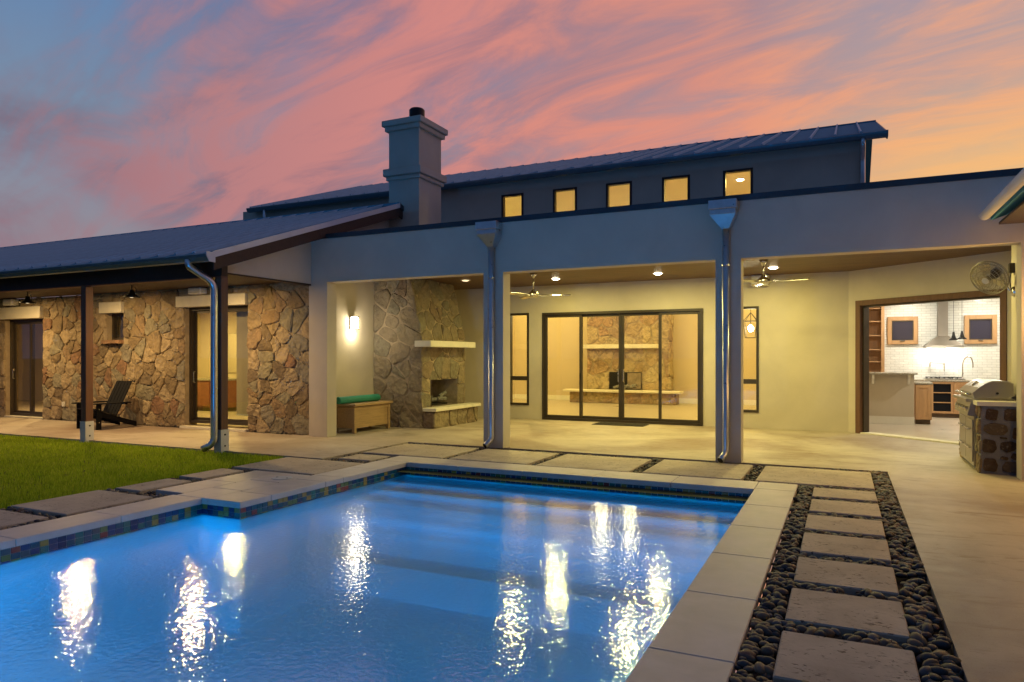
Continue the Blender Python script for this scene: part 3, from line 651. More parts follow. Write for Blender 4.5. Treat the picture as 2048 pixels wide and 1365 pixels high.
# --- glazing helpers
def pane(place, u0, u1, z0, z1, d, parent):
    return MB().hexa([place(u, dd, z) for z in (z0, z1) for u, dd in ((u0, d), (u1, d), (u1, d+.006), (u0, d+.006))]).build('pane', 'glass', parent)
P0 = px(YB)
b = MB(); frame(b, P0, DOOR[0]+.002, DOOR[1]-.002, 0.003, DOOR[3]-.002, 0.055, -0.03, 0.13)
sd = b.build('sliding_door', 'bronze_frame', house)
for k, (a, c, d) in enumerate(((-6.455, -5.52, 0.01), (-5.585, -4.585, 0.06), (-4.585, -3.66, 0.06), (-3.72, -2.80, 0.01))):
    b = MB(); frame(b, P0, a+.002, c-.002, 0.058, 2.492, 0.062, d, d+.042); lf = b.build('door_leaf', 'bronze_frame', sd, bevel=0.004)
    pane(P0, a+.06, c-.06, 0.115, 2.435, d+.018, sd)
for u in (-4.645, -4.525):
    MB().tube(smooth_path([(u, YB+.062, 0.92), (u, YB+.01, 0.93), (u, YB+.01, 1.20), (u, YB+.062, 1.21)], .03), .010, 8).build('door_handle', 'nickel', sd, smooth=True)
for u in (-5.55, -3.69):
    MB().box(u-.014, u+.014, YB-.022, YB+.008, 0.98, 1.12).build('door_latch', 'black_metal', sd)
for (a, c, z0, z1) in (WL, WR):
    b = MB(); frame(b, P0, a+.002, c-.002, z0+.002, z1-.002, 0.05, -0.02, 0.10)
    b.box(a+.052, c-.052, YB-.018, YB+.098, 0.93, 1.03); w = b.build('window', 'bronze_frame', house)
    pane(P0, a+.05, c-.05, z0+.05, .93, .04, w); pane(P0, a+.05, c-.05, 1.03, z1-.05, .04, w)
for a, c in CW:
    b = MB(); frame(b, P0, a+.002, c-.002, 4.862, 5.473, 0.05, -0.012, 0.10); w = b.build('clerestory_window', 'dark_wood', house); pane(P0, a+.05, c-.05, 4.91, 5.425, .04, w)

# --- chimney
CX0, CX1, CY0, CY1 = -9.065, -8.285, 12.80, 13.72
ch = MB().box(CX0, CX1, CY0, CY1, 3.40, 6.66).build('chimney', 'stucco', house)
def ring(name, e, z0, z1, mat='stucco'): return MB().box(CX0-e, CX1+e, CY0-e, CY1+e, z0, z1).build(name, mat, ch, bevel=0.012)
ring('chimney_band', 0.10, 5.46, 5.62); ring('chimney_band', 0.05, 5.37, 5.458)
ring('chimney_cap', 0.07, 6.45, 6.55); ring('chimney_cap', 0.12, 6.552, 6.68)
MB().lathe([(0.15, 6.68), (0.15, 6.86)], (-8.66, 13.3, 0), n=28).build('flue_pipe', 'galvanized', ch, smooth=False)
MB().lathe([(0.155, 6.862), (0.175, 6.88), (0.175, 7.03), (0.15, 7.06), (0.10, 7.07)], (-8.66, 13.3, 0), n=28).build('flue_cap', 'black_metal', ch)

# --- clerestory roof
def seam_panel(width, L):
    """standing-seam pan: flat sheet with one raised rib, running L along +Y"""
    return MB().box(0, width-.002, 0, L, 0, 0.012).box(0, 0.035, 0, L, 0.012, 0.065)
def lay_roof(parent, x_right, n, width, ye, ze, yr, zr):
    L = math.hypot(yr-ye, zr-ze); a = math.atan2(zr-ze, yr-ye); me = None
    for k in range(n):
        if me is None:
            o = seam_panel(width, L).build('roof_panel', 'roof_metal', parent); me = o.data; me.materials.append(MATS['lit_seam_metal'])
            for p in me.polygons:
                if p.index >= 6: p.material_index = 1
        else: o = link('roof_panel', me, parent)
        o.location = (x_right-(k+1)*width, ye, ze); o.rotation_euler = (a, 0, 0)
SL = 0.337
def slopebox(x0, x1, ya, yb, za, zb, t):
    return MB().hexa([(x0, ya, za-t), (x1, ya, za-t), (x1, yb, zb-t), (x0, yb, zb-t), (x0, ya, za), (x1, ya, za), (x1, yb, zb), (x0, yb, zb)])
UE, UZ = 15.27, 5.835                                # eave of the clerestory roof
ur = slopebox(-15.7, 0.70, UE, 20.5, UZ-.005, 7.605, 0.08).build('clerestory_roof', 'dark_wood', house)
lay_roof(ur, 0.745, 36, 0.457, UE-.03, UZ-.006, 20.5, 7.61)
slopebox(-15.7, 0.70, 26.2, 20.502, 5.70, 7.605, 0.10).build('rear_slope', 'roof_metal', ur)
MB().box(-15.7, 0.76, 20.42, 20.58, 7.60, 7.635).build('ridge_cap', 'roof_metal', ur)
MB().prism([(0.75, UE, UZ+.01), (0.75, 20.5, 7.62), (0.75, 20.5, 7.47), (0.75, UE, UZ-.14)], (0.022, 0, 0)).build('rake_trim', 'gutter_metal', ur)
def gutter(name, x0, x1, yw, z, parent, mat='gutter_metal'):
    return MB().prism([(x0, yw, z), (x0, yw-.11, z), (x0, yw-.135, z-.02), (x0, yw-.125, z-.06), (x0, yw-.09, z-.115), (x0, yw-.03, z-.125), (x0, yw, z-.12)], (x1-x0, 0, 0)).build(name, mat, parent)
gutter('gutter', -15.75, 0.775, UE, UZ+.005, ur)
# end wall and back of the tall volume, plus the plain wall behind the stone wing roof
MB().prism([(0.29, YB+.22, 3.4), (0.29, 26, 3.4), (0.29, 26, 5.74), (0.29, 20.5, 7.49), (0.29, YB+.22, 5.80)], (-0.18, 0, 0)).build('end_wall', 'stucco', house)
MB().box(0.091, 0.40, YB-.002, YB+.218, 3.26, 5.80).build('corner_pier', 'stucco', house)
MB().tube(smooth_path([(0.34, 15.20, 5.74), (0.34, 15.20, 5.62), (0.34, YB-.08, 5.42), (0.34, YB-.08, 3.42)], .12), .048, 12).build('downspout', 'galvanized', house, smooth=True)
MB().tube(smooth_path([(-15.1, 15.2, 5.74), (-15.1, 15.2, 5.5), (-14.7, 15.2, 5.05), (-14.7, 15.2, 4.3)], .12), .05, 12).build('downspout', 'galvanized', house, smooth=True)

# --- stone wing: roof with the gable end towards the patio
RS = 0.345; E_Y, E_Z, R_Y = 7.70, 3.06, 12.66
R_Z = E_Z+RS*(R_Y-E_Y)
wr = slopebox(-24, -8.74, E_Y+.02, R_Y, E_Z+.0, R_Z-.006, 0.09).build('wing_roof', 'dark_wood', house)
lay_roof(wr, -8.70, 37, 0.41, E_Y, E_Z+.006, R_Y, R_Z+.006)
slopebox(-24, -9.0, 17.6, R_Y+.002, R_Z-RS*(17.6-R_Y), R_Z, 0.09).build('rear_slope', 'roof_metal', wr)
slopebox(-9.0, -8.72, 13.05, R_Y+.002, R_Z-RS*0.39, R_Z, 0.09).build('rear_slope', 'roof_metal', wr)
MB().hexa([(-24, R_Y-.12, R_Z-.01), (-8.69, R_Y-.12, R_Z-.01), (-8.69, R_Y+.12, R_Z-.01), (-24, R_Y+.12, R_Z-.01), (-24, R_Y-.03, R_Z+.07), (-8.69, R_Y-.03, R_Z+.07), (-8.69, R_Y+.03, R_Z+.07), (-24, R_Y+.03, R_Z+.07)]).build('ridge_cap', 'roof_metal', wr)
def rake(x0, x1, y0, y1, t0, t1, sgn=1):
    z = lambda y: R_Z-RS*abs(R_Y-y)
    return MB().prism([(x0, y0, z(y0)+t1), (x0, y1, z(y1)+t1), (x0, y1, z(y1)+t0), (x0, y0, z(y0)+t0)], (x1-x0, 0, 0))
rake(-8.70, -8.672, E_Y-.02, R_Y, -0.045, 0.055).build('rake_trim', 'pale_trim', wr)
rake(-8.70, -8.672, R_Y+.002, 13.05, -0.045, 0.055).build('rake_trim', 'flashing', wr)
rake(-8.735, -8.702, E_Y+.02, R_Y, -0.24, -0.047).build('rake_board', 'dark_wood', wr)
rake(-8.735, -8.702, R_Y+.002, 13.05, -0.22, -0.047).build('rake_board', 'dark_wood', wr)
gutter('gutter', -24, -8.68, E_Y+.01, E_Z+.015, wr)
MB().prism([(-8.679, E_Y+.02, E_Z+.03), (-8.679, E_Y-.15, E_Z+.035), (-8.679, E_Y-.145, E_Z-.03), (-8.679, E_Y-.09, E_Z-.115), (-8.679, E_Y+.02, E_Z-.12)], (0.014, 0, 0)).build('gutter_end', 'pale_trim', wr)
zt = lambda y: R_Z-RS*abs(R_Y-y)-0.095
MB().prism([(-9.06, 8.27, 2.87), (-9.06, 10.297, 2.87), (-9.06, 10.297, 3.79), (-9.06, 10.62, 3.79), (-9.06, 10.62, 3.41), (-9.06, 16.4, 3.41), (-9.06, R_Y, zt(R_Y)), (-9.06, 8.27, zt(8.27))], (-0.05, 0, 0)).build('gable_panel', 'stucco', wr)
MB().box(-9.20, -9.055, 8.30, 10.29, 2.84, 2.868).build('gable_trim', 'dark_wood', wr)
# porch: beam, soffit, posts
MB().box(-24, -8.92, 8.07, 8.19, 2.785, 3.05).build('porch_beam', 'dark_wood', house)
MB().box(-24, -8.92, 8.055, 8.205, 2.765, 2.784).build('beam_cap', 'post_wood', house)
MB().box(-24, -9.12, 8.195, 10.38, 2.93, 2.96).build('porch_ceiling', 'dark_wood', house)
for x in (-12.40, -9.06, -15.74, -19.08):
    p = MB().box(x, x+.14, 8.06, 8.20, 0.0, 2.764).build('porch_post', 'post_wood', house, bevel=0.006)
    q = MB().box(x-.006, x+.146, 8.05, 8.208, -0.10, 0.34).build('post_base', 'pale_trim', p)
    for z in (0.08, 0.26): MB().lathe([(0.014, 0), (0.014, 0.008), (0.006, 0.011)], (x+.146, 8.13, z), (1, 0, 0), 8).build('bolt', 'black_metal', q)
# stone wall with lintels and openings
SW = 10.42
D1 = (-18.97, -17.44, 0.0, 2.43); D2 = (-12.58, -10.79, 0.05, 2.54); WS = (-15.10, -14.53, 1.88, 2.48)
L1 = (-19.42, -17.42, 2.43, 2.725); L2 = (-12.76, -10.77, 2.54, 2.775); L3 = (-15.25, -14.50, 2.48, 2.73); S3 = (-15.22, -14.53, 1.79, 1.88)
sw = wall('stone_wall', 'mortar', -24, -9.19, 0, 2.93, 0.30, [D1, D2, WS], px(SW), house)
cells = rubble(-19.7, -9.19, 0.0, 2.93, 0.275, 0.011, [D1, D2, WS, L1, L2, L3, S3], 5)
area = lambda p: abs(sum(a[0]*c[1]-c[0]*a[1] for a, c in zip(p, p[1:]+p[:1])))
cells.sort(key=area, reverse=True)
lay_stones(cells[:290], lambda u, v, d: (u, SW-d, v), 'field_stone', sw, 6, .014, .04)
if cells[290:]: stuff(lay_stones(cells[290:], lambda u, v, d: (u, SW-d, v), 'field_stone', sw, 7, .014, .035, joined='small_stones'))
for (a, c, z0, z1) in (L1, L2, L3): MB().box(a+.004, c-.004, SW-.10, SW-.001, z0+.002, z1-.002).build('lintel', 'limestone', sw, bevel=0.008)
lay_stones([[(S3[0], 1.80), (-15.0, 1.785), (-14.75, 1.80), (-14.53, 1.795), (-14.535, 1.875), (-14.85, 1.878), (-15.21, 1.872)]], lambda u, v, d: (u, SW-d, v), 'field_stone', sw, 8, .13, .14)
MB().box(-12.62, -10.75, SW-.11, SW+.10, 0.002, 0.048).build('door_sill', 'limestone', sw); MB().box(-18.98, -17.43, SW-.03, SW+.10, 0.002, 0.03).build('door_sill', 'limestone', sw)
PW = px(SW+0.10)
def slider(D, mid, hand):
    b = MB(); frame(b, PW, D[0]+.002, D[1]-.002, D[2]+.052 if D[2] else .035, D[3]-.002, 0.06, 0.0, 0.14); s = b.build('sliding_door', 'bronze_frame', house)
    z0 = (D[2]+.11) if D[2] else .095
    for a, c, d in ((D[0]+.062, mid+.03, 0.07), (mid-.03, D[1]-.062, 0.02)):
        b = MB(); frame(b, PW, a, c, z0, D[3]-.064, 0.055, d, d+.042); b.build('door_leaf', 'bronze_frame', s); pane(PW, a+.053, c-.053, z0+.053, D[3]-.117, d+.018, s)
    MB().tube(smooth_path([(hand, SW+.15, 0.95), (hand, SW+.10, 0.96), (hand, SW+.10, 1.18), (hand, SW+.15, 1.19)], .03), .009, 8).build('door_handle', 'nickel', s, smooth=True)
    return s
slider(D1, -18.16, -18.85); slider(D2, -11.62, -12.45)
b = MB(); frame(b, PW, WS[0]+.002, WS[1]-.002, WS[2]+.002, WS[3]-.002, 0.05, 0.02, 0.12); w = b.build('window', 'bronze_frame', house); pane(PW, WS[0]+.05, WS[1]-.05, WS[2]+.05, WS[3]-.05, .06, w)
o = MB().box(-16.62, -16.55, SW-.075, SW-.03, 0.33, 0.44).build('outlet_cover', 'plastic_white', sw, bevel=.004)

# --- downspouts with conductor heads on the facade
for xc in (-5.245, -1.535):
    yy = YF-.095
    ds = MB().tube(smooth_path([(xc+.035, yy, 3.30), (xc+.035, yy, 0.14), (xc-.02, yy-.11, 0.055)], .07), .047, 14).build('downspout', 'galvanized', house, smooth=True)
    MB().lathe([(0.044, 0), (0.044, .004)], (xc-.0222, yy-.1145, 0.0518), (-.4, -.75, -.55), 14).build('outlet_bore', 'black_metal', ds)
    for z in (0.62, 2.78): MB().lathe([(.050, z), (.050, z+.02)], (xc+.035, yy, 0), n=14).build('pipe_strap', 'galvanized', ds)
    hd = MB().box(xc-.18, xc+.20, YF-.25, YF-.002, 3.565, 3.69).build('conductor_head', 'galvanized', ds, bevel=0.005)
    MB().box(xc-.165, xc+.185, YF-.238, YF-.003, 3.49, 3.562).build('head_band', 'galvanized', hd, bevel=.004)
    b = MB(); t = [(xc-.165, YF-.236), (xc+.185, YF-.236), (xc+.185, YF-.004), (xc-.165, YF-.004)]; q = [(xc-.015, yy-.05), (xc+.085, yy-.05), (xc+.085, YF-.006), (xc-.015, YF-.006)]
    b.hexa([(*p, 3.30) for p in q]+[(*p, 3.488) for p in t]).build('head_funnel', 'galvanized', hd)
MB().tube(smooth_path([(-9.14, 7.63, 3.0), (-9.14, 7.63, 2.90), (-8.99, 7.985, 2.66), (-8.99, 7.985, 0.14), (-9.12, 7.87, 0.04)], .13, 6), .055, 14).build('downspout', 'galvanized', house, smooth=True)

# --- right-hand wing: eave over the terrace, wall beyond the frame
MB().box(2.75, 2.95, -7.0, YF-.002, 0, 3.30).build('wing_wall', 'stucco', house)
rw = MB().hexa([(1.62, -7, 3.16), (6.5, -7, 4.8), (6.5, 10.20, 4.8), (1.62, 10.20, 3.16), (1.62, -7, 3.25), (6.5, -7, 4.89), (6.5, 10.20, 4.89), (1.62, 10.20, 3.25)]).build('side_roof', 'roof_metal', house)
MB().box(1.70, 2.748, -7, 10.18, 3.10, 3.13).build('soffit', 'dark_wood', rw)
prof = [(0.065*math.cos(t), 0.065*math.sin(t)) for t in np.linspace(0, -math.pi, 9)]
MB().prism([(1.56+a, 10.22, 3.235+c) for a, c in prof], (0, -17.2, 0)).build('gutter', 'white_paint', rw)

# --- patio fireplace: battered stone breast, mantel, hearth
FX0, FXF, FY0, FY1, FZ = -9.21, -8.0, 12.46, 14.30, 3.19
def batter(z): return 0.0 if z < 1.93 else (z-1.93)*0.245            # front leans back above the mantel
fx = lambda z: FXF-batter(z)
b = MB()
BX = (12.81, 13.92, 0.43, 1.00)                                       # fire opening (y0, y1, z0, z1)
zs = [0, BX[2], BX[3], 1.93, FZ]; ysf = [FY0, BX[0], BX[1], FY1]
for i in range(3):
    for j in range(4):
        if i == 1 and j == 1: continue
        b.poly([(fx(zs[j]), ysf[i], zs[j]), (fx(zs[j]), ysf[i+1], zs[j]), (fx(zs[j+1]), ysf[i+1], zs[j+1]), (fx(zs[j+1]), ysf[i], zs[j+1])])
for y in (FY0, FY1):
    b.poly([(FX0, y, 0), (FXF, y, 0), (FXF, y, 1.93), (FX0, y, 1.93)]); b.poly([(FX0, y, 1.93), (FXF, y, 1.93), (fx(FZ), y, FZ), (FX0, y, FZ)])
fp = b.build('fireplace', 'mortar', house, recalc=False)
side = rubble(FX0, FXF+.03, 0.0, FZ, 0.36, 0.026, [], 31, 1.0)
def on_side(u, v, d):
    f = (u-FX0)/(FXF+.03-FX0); return (FX0+(FXF+.03-batter(v)-FX0)*f, FY0-d, v)
lay_stones(side, on_side, 'hearth_stone', fp, 32, .012, .032)
front = rubble(FY0-.03, FY1, 0.43, FZ, 0.33, 0.022, [BX], 33, 1.0)
lay_stones(front, lambda u, v, d: (fx(v)+d, u, v), 'hearth_stone', fp, 34, .012, .03)
MB().box(-8.06, -7.66, 12.28, 14.22, 1.705, 1.835).build('mantel', 'limestone', fp, bevel=.008)
hb = MB().box(FXF+.001, -7.70, FY0+.02, 14.37, 0.0, 0.355).build('hearth_base', 'mortar', fp)
lay_stones(rubble(FXF, -7.69, 0, 0.355, 0.30, .025, [], 35, 1.0), lambda u, v, d: (u, FY0+.02-d, v), 'hearth_stone', fp, 36, .02, .04)
lay_stones(rubble(FY0-.02, 14.37, 0, 0.355, 0.33, .025, [], 37, 1.2), lambda u, v, d: (-7.70+d, u, v), 'hearth_stone', fp, 38, .02, .04)
MB().box(FXF+.055, -7.615, FY0-.05, 14.40, 0.357, 0.428).build('hearth_slab', 'limestone', fp, bevel=.008)
b = MB()                                                               # firebox lining, open to the front
x0 = -8.62; y0, y1, z0, z1 = BX
b.poly([(x0, y0+.12, z0), (x0, y1-.12, z0), (x0, y1-.12, z1), (x0, y0+.12, z1)]); b.poly([(FXF+.03, y0, z0), (x0, y0+.12, z0), (x0, y0+.12, z1), (FXF+.03, y0, z1)])
b.poly([(FXF+.03, y1, z0), (FXF+.03, y1, z1), (x0, y1-.12, z1), (x0, y1-.12, z0)]); b.poly([(FXF+.03, y0, z0+.001), (FXF+.03, y1, z0+.001), (x0, y1-.12, z0+.001), (x0, y0+.12, z0+.001)])
b.poly([(FXF+.03, y0, z1), (x0, y0+.12, z1), (x0, y1-.12, z1), (FXF+.03, y1, z1)])
fb = b.build('firebox', 'firebrick', fp, recalc=False)
rg = random.Random(3)
for k in range(5):
    a = Vector((-8.3+rg.uniform(-.1, .1), 13.05+k*.14, 0.50+rg.uniform(0, .12)))
    MB().tube([a, a+Vector((rg.uniform(-.15, .15), .3, rg.uniform(-.03, .12)))], .045, 8).build('fire_log', 'ash_log', fb)
MB().box(-8.5, -8.12, 12.98, 13.72, 0.432, 0.47).build('grate', 'black_metal', fb)

# --- interiors seen through the glass
def room(parent, x0, x1, y0, y1, zc, wallmat='drywall', back=True, left=True, right=True, floor='interior_floor', fz=0.006, ceil=True):
    if floor: MB().box(x0, x1, y0, y1, -0.05, fz).build('interior_floor', floor, parent)
    if ceil: MB().box(x0, x1, y0, y1, zc, zc+.05).build('interior_ceiling', 'drywall', parent)
    if back: MB().box(x0, x1, y1, y1+.1, 0, zc).build('interior_wall', wallmat, parent)
    if left: MB().box(x0-.1, x0, y0, y1+.1, 0, zc).build('interior_wall', wallmat, parent)
    if right: MB().box(x1, x1+.1, y0, y1+.1, 0, zc).build('interior_wall', wallmat, parent)
# living room, two storeys high under the clerestory
LVY = 22.62
room(house, -10.6, 0.10, YB+.222, LVY, 5.68, right=False)
MB().box(0.102, 0.20, YB+.5, LVY, 0, 5.68).build('interior_wall', 'drywall', house)
MB().box(-10.59, 0.10, LVY-.018, LVY-.001, .008, .17).build('baseboard', 'white_paint', house); MB().box(-10.598, -10.58, YB+.3, LVY-.02, .008, .17).build('baseboard', 'white_paint', house)
MB().box(0.08, 0.101, YB+.6, LVY-.02, .008, .17).build('baseboard', 'white_paint', house)
lf = MB().box(-7.70, -4.98, 22.10, LVY-.02, 0.007, 5.6).build('living_fireplace', 'mortar', house)
IB = (-6.92, -5.86, 0.46, 1.0)
cells = rubble(-7.70, -4.98, 0.42, 3.3, 0.40, .03, [IB], 51, 1.15)
lay_stones(cells, lambda u, v, d: (u, 22.10-d, v), 'warm_stone', lf, 52, .012, .03)
lay_stones(rubble(22.06, LVY-.02, 0.42, 3.3, 0.38, .03, [], 53, 1.0), lambda u, v, d: (-4.98+d, u, v), 'warm_stone', lf, 54, .03, .06)
MB().box(-7.80, -5.30, 21.88, 22.06, 1.77, 1.90).build('mantel', 'limestone', lf, bevel=.008)
MB().box(IB[0], IB[1], 22.03, 22.097, IB[2], IB[3]).build('firebox', 'black_metal', lf)
MB().box(IB[0]+.62, IB[1], 22.00, 22.028, IB[2], IB[3]-.02).build('fire_screen', 'firebrick', lf)
for k in range(6):
    MB().tube([(-6.75+k*.12, 21.98, .50+.03*(k % 3)), (-6.6+k*.12, 21.95, .54+.05*(k % 2))], .05, 7).build('fire_log', 'ash_log', lf)
hb = MB().box(-8.15, -4.66, 21.66, 22.06, 0.007, 0.36).build('hearth_base', 'mortar', lf)
lay_stones(rubble(-8.15, -4.66, 0.01, .36, 0.2, .02, [], 55, 1.5), lambda u, v, d: (u, 21.66-d, v), 'warm_stone', lf, 56, .02, .035)
MB().box(-8.35, -4.50, 21.52, 22.03, 0.362, 0.43).build('hearth_slab', 'limestone', lf, bevel=.006)
# shelf recess on the living room's left wall
nk = tag(empty('media_cabinet', (-10.57, 18.6, 0.008)), 'dark brown media cabinet with open shelves against the living room wall', 'cabinet')
MB().box(0, .05, -1.3, 1.3, 0.0, 2.3).build('back_panel', 'brown_panel', nk)
for z in (0.0, .75, 1.55, 2.25): MB().box(.052, .42, -1.3, 1.3, z, z+.05).build('shelf', 'brown_panel' if z != 1.55 else 'beige_shade', nk)
for y in (-1.36, 1.302): MB().box(0, .42, y, y+.058, 0, 2.3).build('side_panel', 'brown_panel', nk)
# rooms of the stone wing
room(house, -17.1, -9.6, SW+.302, 14.6, 2.80, right=True)
room(house, -27.0, -17.3, SW+.302, 14.6, 2.80, right=False)
MB().box(-17.098, -9.6, 14.585, 14.599, .008, .14).build('baseboard', 'white_paint', house)
cu = MB(); cu.v = []; N = 40
for k in range(N+1):
    u = -15.2+k*(0.75/N); cu.v += [(u, SW+.36+.025*math.sin(k*1.3), 1.3), (u, SW+.36+.025*math.sin(k*1.3), 2.6)]
cu.f = [(2*k, 2*k+2, 2*k+3, 2*k+1) for k in range(N)]
tag(cu.build('curtain', 'brown_panel', smooth=True), 'brown pleated curtain behind the small porch window', 'curtain')
vt = tag(empty('vanity', (-15.9, 14.05, 0.007)), 'cherry wood vanity with stone top seen through porch door', 'vanity')
MB().box(-.75, .75, -.28, .53, .10, .84).build('cabinet_body', 'cherry', vt); MB().box(-.78, .78, -.32, .53, .842, .885).build('counter_top', 'granite', vt)
for k in range(3): MB().box(-.72+k*.49, -.26+k*.49, -.30, -.281, .14, .80).build('cabinet_door', 'cherry', vt, bevel=.008)
MB().box(-.70, .70, -.20, .5, 0, .098).build('plinth', 'brown_panel', vt)
tag(MB().box(-16.55, -15.25, 14.57, 14.598, 1.05, 2.15).build('mirror', 'mirror'), 'frameless bathroom mirror above the cherry vanity', 'mirror')
sh = tag(empty('pleated_shade', (-11.17, SW+.40, 0)), 'beige roller shade drawn down behind the porch door pane', 'shade')
MB().box(-.36, .36, 0, .012, .30, 2.5).build('shade_cloth', 'beige_shade', sh); MB().lathe([(.03, -.37), (.03, .37)], (0, .005, 2.52), (1, 0, 0), 12).build('roller', 'white_paint', sh); MB().box(-.36, .36, -.006, .018, .27, .298).build('bottom_bar', 'white_paint', sh)

# kitchen behind the angled opening
KY = 20.62
b = MB(); b.poly([ang_pl(0.0, .02, .009), ang_pl(3.75, .02, .009), (4.6, 13.2, .009), (4.6, KY, .009), (0.2, KY, .009), (0.2, YB+.1, .009)])
b.build('interior_floor', 'interior_floor', house, recalc=False)
MB().box(0.2, 4.6, KY, KY+.1, 0, 3.2).build('tiled_wall', 'kitchen_tile', house)
MB().box(4.6, 4.7, 12.5, KY+.1, 0, 3.2).build('interior_wall', 'drywall', house); MB().box(0.2, 0.29, YB+.30, KY, 0, 3.2).build('interior_wall', 'drywall', house)
MB().poly([(0.2, YB+.25, 3.12), (4.6, 12.6, 3.12), (4.6, KY, 3.12), (0.2, KY, 3.12)]).build('interior_ceiling', 'white_paint', house, recalc=False)
PK = px(KY-.06)
for a, c in ((1.03, 1.72), (2.72, 3.40)):
    b = MB(); frame(b, PK, a, c, 1.82, 2.53, .10, 0.0, .058); w = b.build('kitchen_window', 'oak', house, bevel=.006)
    b = MB(); frame(b, PK, a+.102, c-.102, 1.922, 2.428, .025, .01, .05); b.build('sash', 'bronze_frame', w)
    MB().box(a+.127, c-.127, KY-.035, KY-.02, 1.947, 2.403).build('pane', 'dark_glass', w)
    MB().box((a+c)/2-.05, (a+c)/2+.05, KY-.09, KY-.062, 1.90, 1.92).build('window_latch', 'nickel', w)
bk = tag(empty('bookcase', (0.62, 20.4, .01)), 'tall maple bookcase with open shelves in kitchen corner', 'bookcase')
MB().box(-.32, -.29, -.2, .2, 0, 2.95).box(.28, .31, -.2, .2, 0, 2.95).build('side_panel', 'maple', bk); MB().box(-.288, .278, .17, .2, 0, 2.95).build('back_panel', 'maple', bk)
for z in (0.05, .5, .95, 1.35, 1.66, 2.02, 2.38, 2.72): MB().box(-.288, .278, -.19, .168, z, z+.025).build('shelf', 'maple', bk)
MB().box(.25, .325, -.215, -.2, 0, 2.95).build('face_frame', 'maple', bk)
br = tag(empty('breakfast_bar', (0.93, 17.62, .01)), 'pale half-wall breakfast bar with granite top and corbels', 'bar')
MB().box(-.60, .47, 0, .14, 0, 1.10).build('half_wall', 'stucco', br); MB().box(-.62, .52, -.24, .20, 1.102, 1.145).build('bar_top', 'granite', br, bevel=.008)
MB().box(-.60, .474, -.018, -.001, 0, .17).build('baseboard', 'white_paint', br)
for x in (-.36, .34):
    MB().prism([(x, -.001, 1.10), (x, -.20, 1.10), (x, -.19, 1.05), (x, -.08, .99), (x, -.03, .90), (x, -.001, .88)], (.05, 0, 0)).build('corbel', 'white_paint', br)
def cabinet(name, label, loc, w, dep, n, open_bay=None, mat='maple', top=True):
    t = tag(empty(name, loc), label, 'cabinet')
    MB().box(0, w, .02, dep, .10, .88).build('cabinet_body', mat, t); MB().box(.02, w-.02, .08, dep, 0, .098).build('plinth', 'brown_panel', t)
    if top: MB().box(-.02, w+.02, -.02, dep, .882, .925).build('counter_top', 'granite', t, bevel=.006)
    for k in range(n):
        a, c = k*w/n, (k+1)*w/n
        if k == open_bay:
            b = MB(); frame(b, lambda u, d, z: (u, d, z), a+.01, c-.01, .11, .87, .045, -.001, .018); b.build('face_frame', mat, t); MB().box(a+.056, c-.056, .012, .0185, .157, .825).build('bay_back', 'black_wood', t)
            for z in (.36, .60): MB().box(a+.056, c-.056, -.002, .011, z, z+.022).build('shelf', mat, t)
        else:
            dr = MB().box(a+.01, c-.01, 0.0, .018, .11, .87).build('cabinet_door', mat, t, bevel=.004); b = MB(); frame(b, lambda u, d, z: (u, d, z), a+.012, c-.012, .112, .868, .06, -.012, -.001); b.build('door_rail', mat, dr)
    return t
cabinet('base_cabinet', 'maple base cabinet at the end of the breakfast bar', (1.43, 17.80, .01), .32, .62, 1)
cabinet('base_cabinet', 'long run of maple base cabinets with open shelf bay', (0.97, 19.96, .01), 2.9, .64, 6, 2)
ck = tag(empty('cooktop', (2.25, 20.28, .936)), 'stainless gas cooktop set in the kitchen counter', 'cooktop')
MB().box(-.42, .42, -.27, .22, 0, .03).build('burner_tray', 'stainless', ck)
for x in (-.27, 0, .27):
    b = MB()
    for y in (-.16, -.02, .12): b.box(x-.115, x+.115, y-.008, y+.008, .05, .066)
    for xx in (-.11, .0, .11): b.box(x+xx-.008, x+xx+.008, -.2, .16, .031, .049)
    b.build('burner_grate', 'black_metal', ck)
hd = tag(empty('range_hood', (2.24, KY, 1.73)), 'stainless chimney range hood above the cooktop', 'range hood')
MB().hexa([(-.40, -.50, .05), (.40, -.50, .05), (.40, -.003, .05), (-.40, -.003, .05), (-.11, -.30, .29), (.11, -.30, .29), (.11, -.003, .29), (-.11, -.003, .29)]).build('canopy', 'hood_steel', hd)
MB().box(-.41, .41, -.51, -.003, 0, .048).build('hood_rim', 'stainless', hd); MB().box(-.105, .105, -.29, -.003, .292, 1.20).build('flue_duct', 'hood_steel', hd); MB().box(-.112, .112, -.30, -.003, 1.201, 1.38).build('duct_sleeve', 'hood_steel', hd)
for x in (-.2, .2): lamp('hood_lamp', (x, -.25, -.006), 9.0, (1.0, .93, .78), .09, (0, .25, -1), hd)
fc = tag(empty('kitchen_faucet', (2.62, 20.08, .936)), 'tall gooseneck kitchen faucet on the counter', 'faucet')
MB().tube(smooth_path([(0, 0, 0), (0, 0, .42), (.06, 0, .56), (.17, 0, .56), (.21, 0, .42), (.21, 0, .30)], .07, 6), .014, 8).build('spout', 'nickel', fc, smooth=True); MB().tube([(.0, -.02, .12), (.0, -.12, .17)], .010, 8).build('lever', 'nickel', fc); MB().lathe([(.03, 0), (.03, .04), (.018, .06)], n=12).build('base', 'nickel', fc)
pf = tag(empty('pot_filler', (1.98, KY-.004, 1.26)), 'jointed pot filler tap on the white tile above the cooktop', 'faucet')
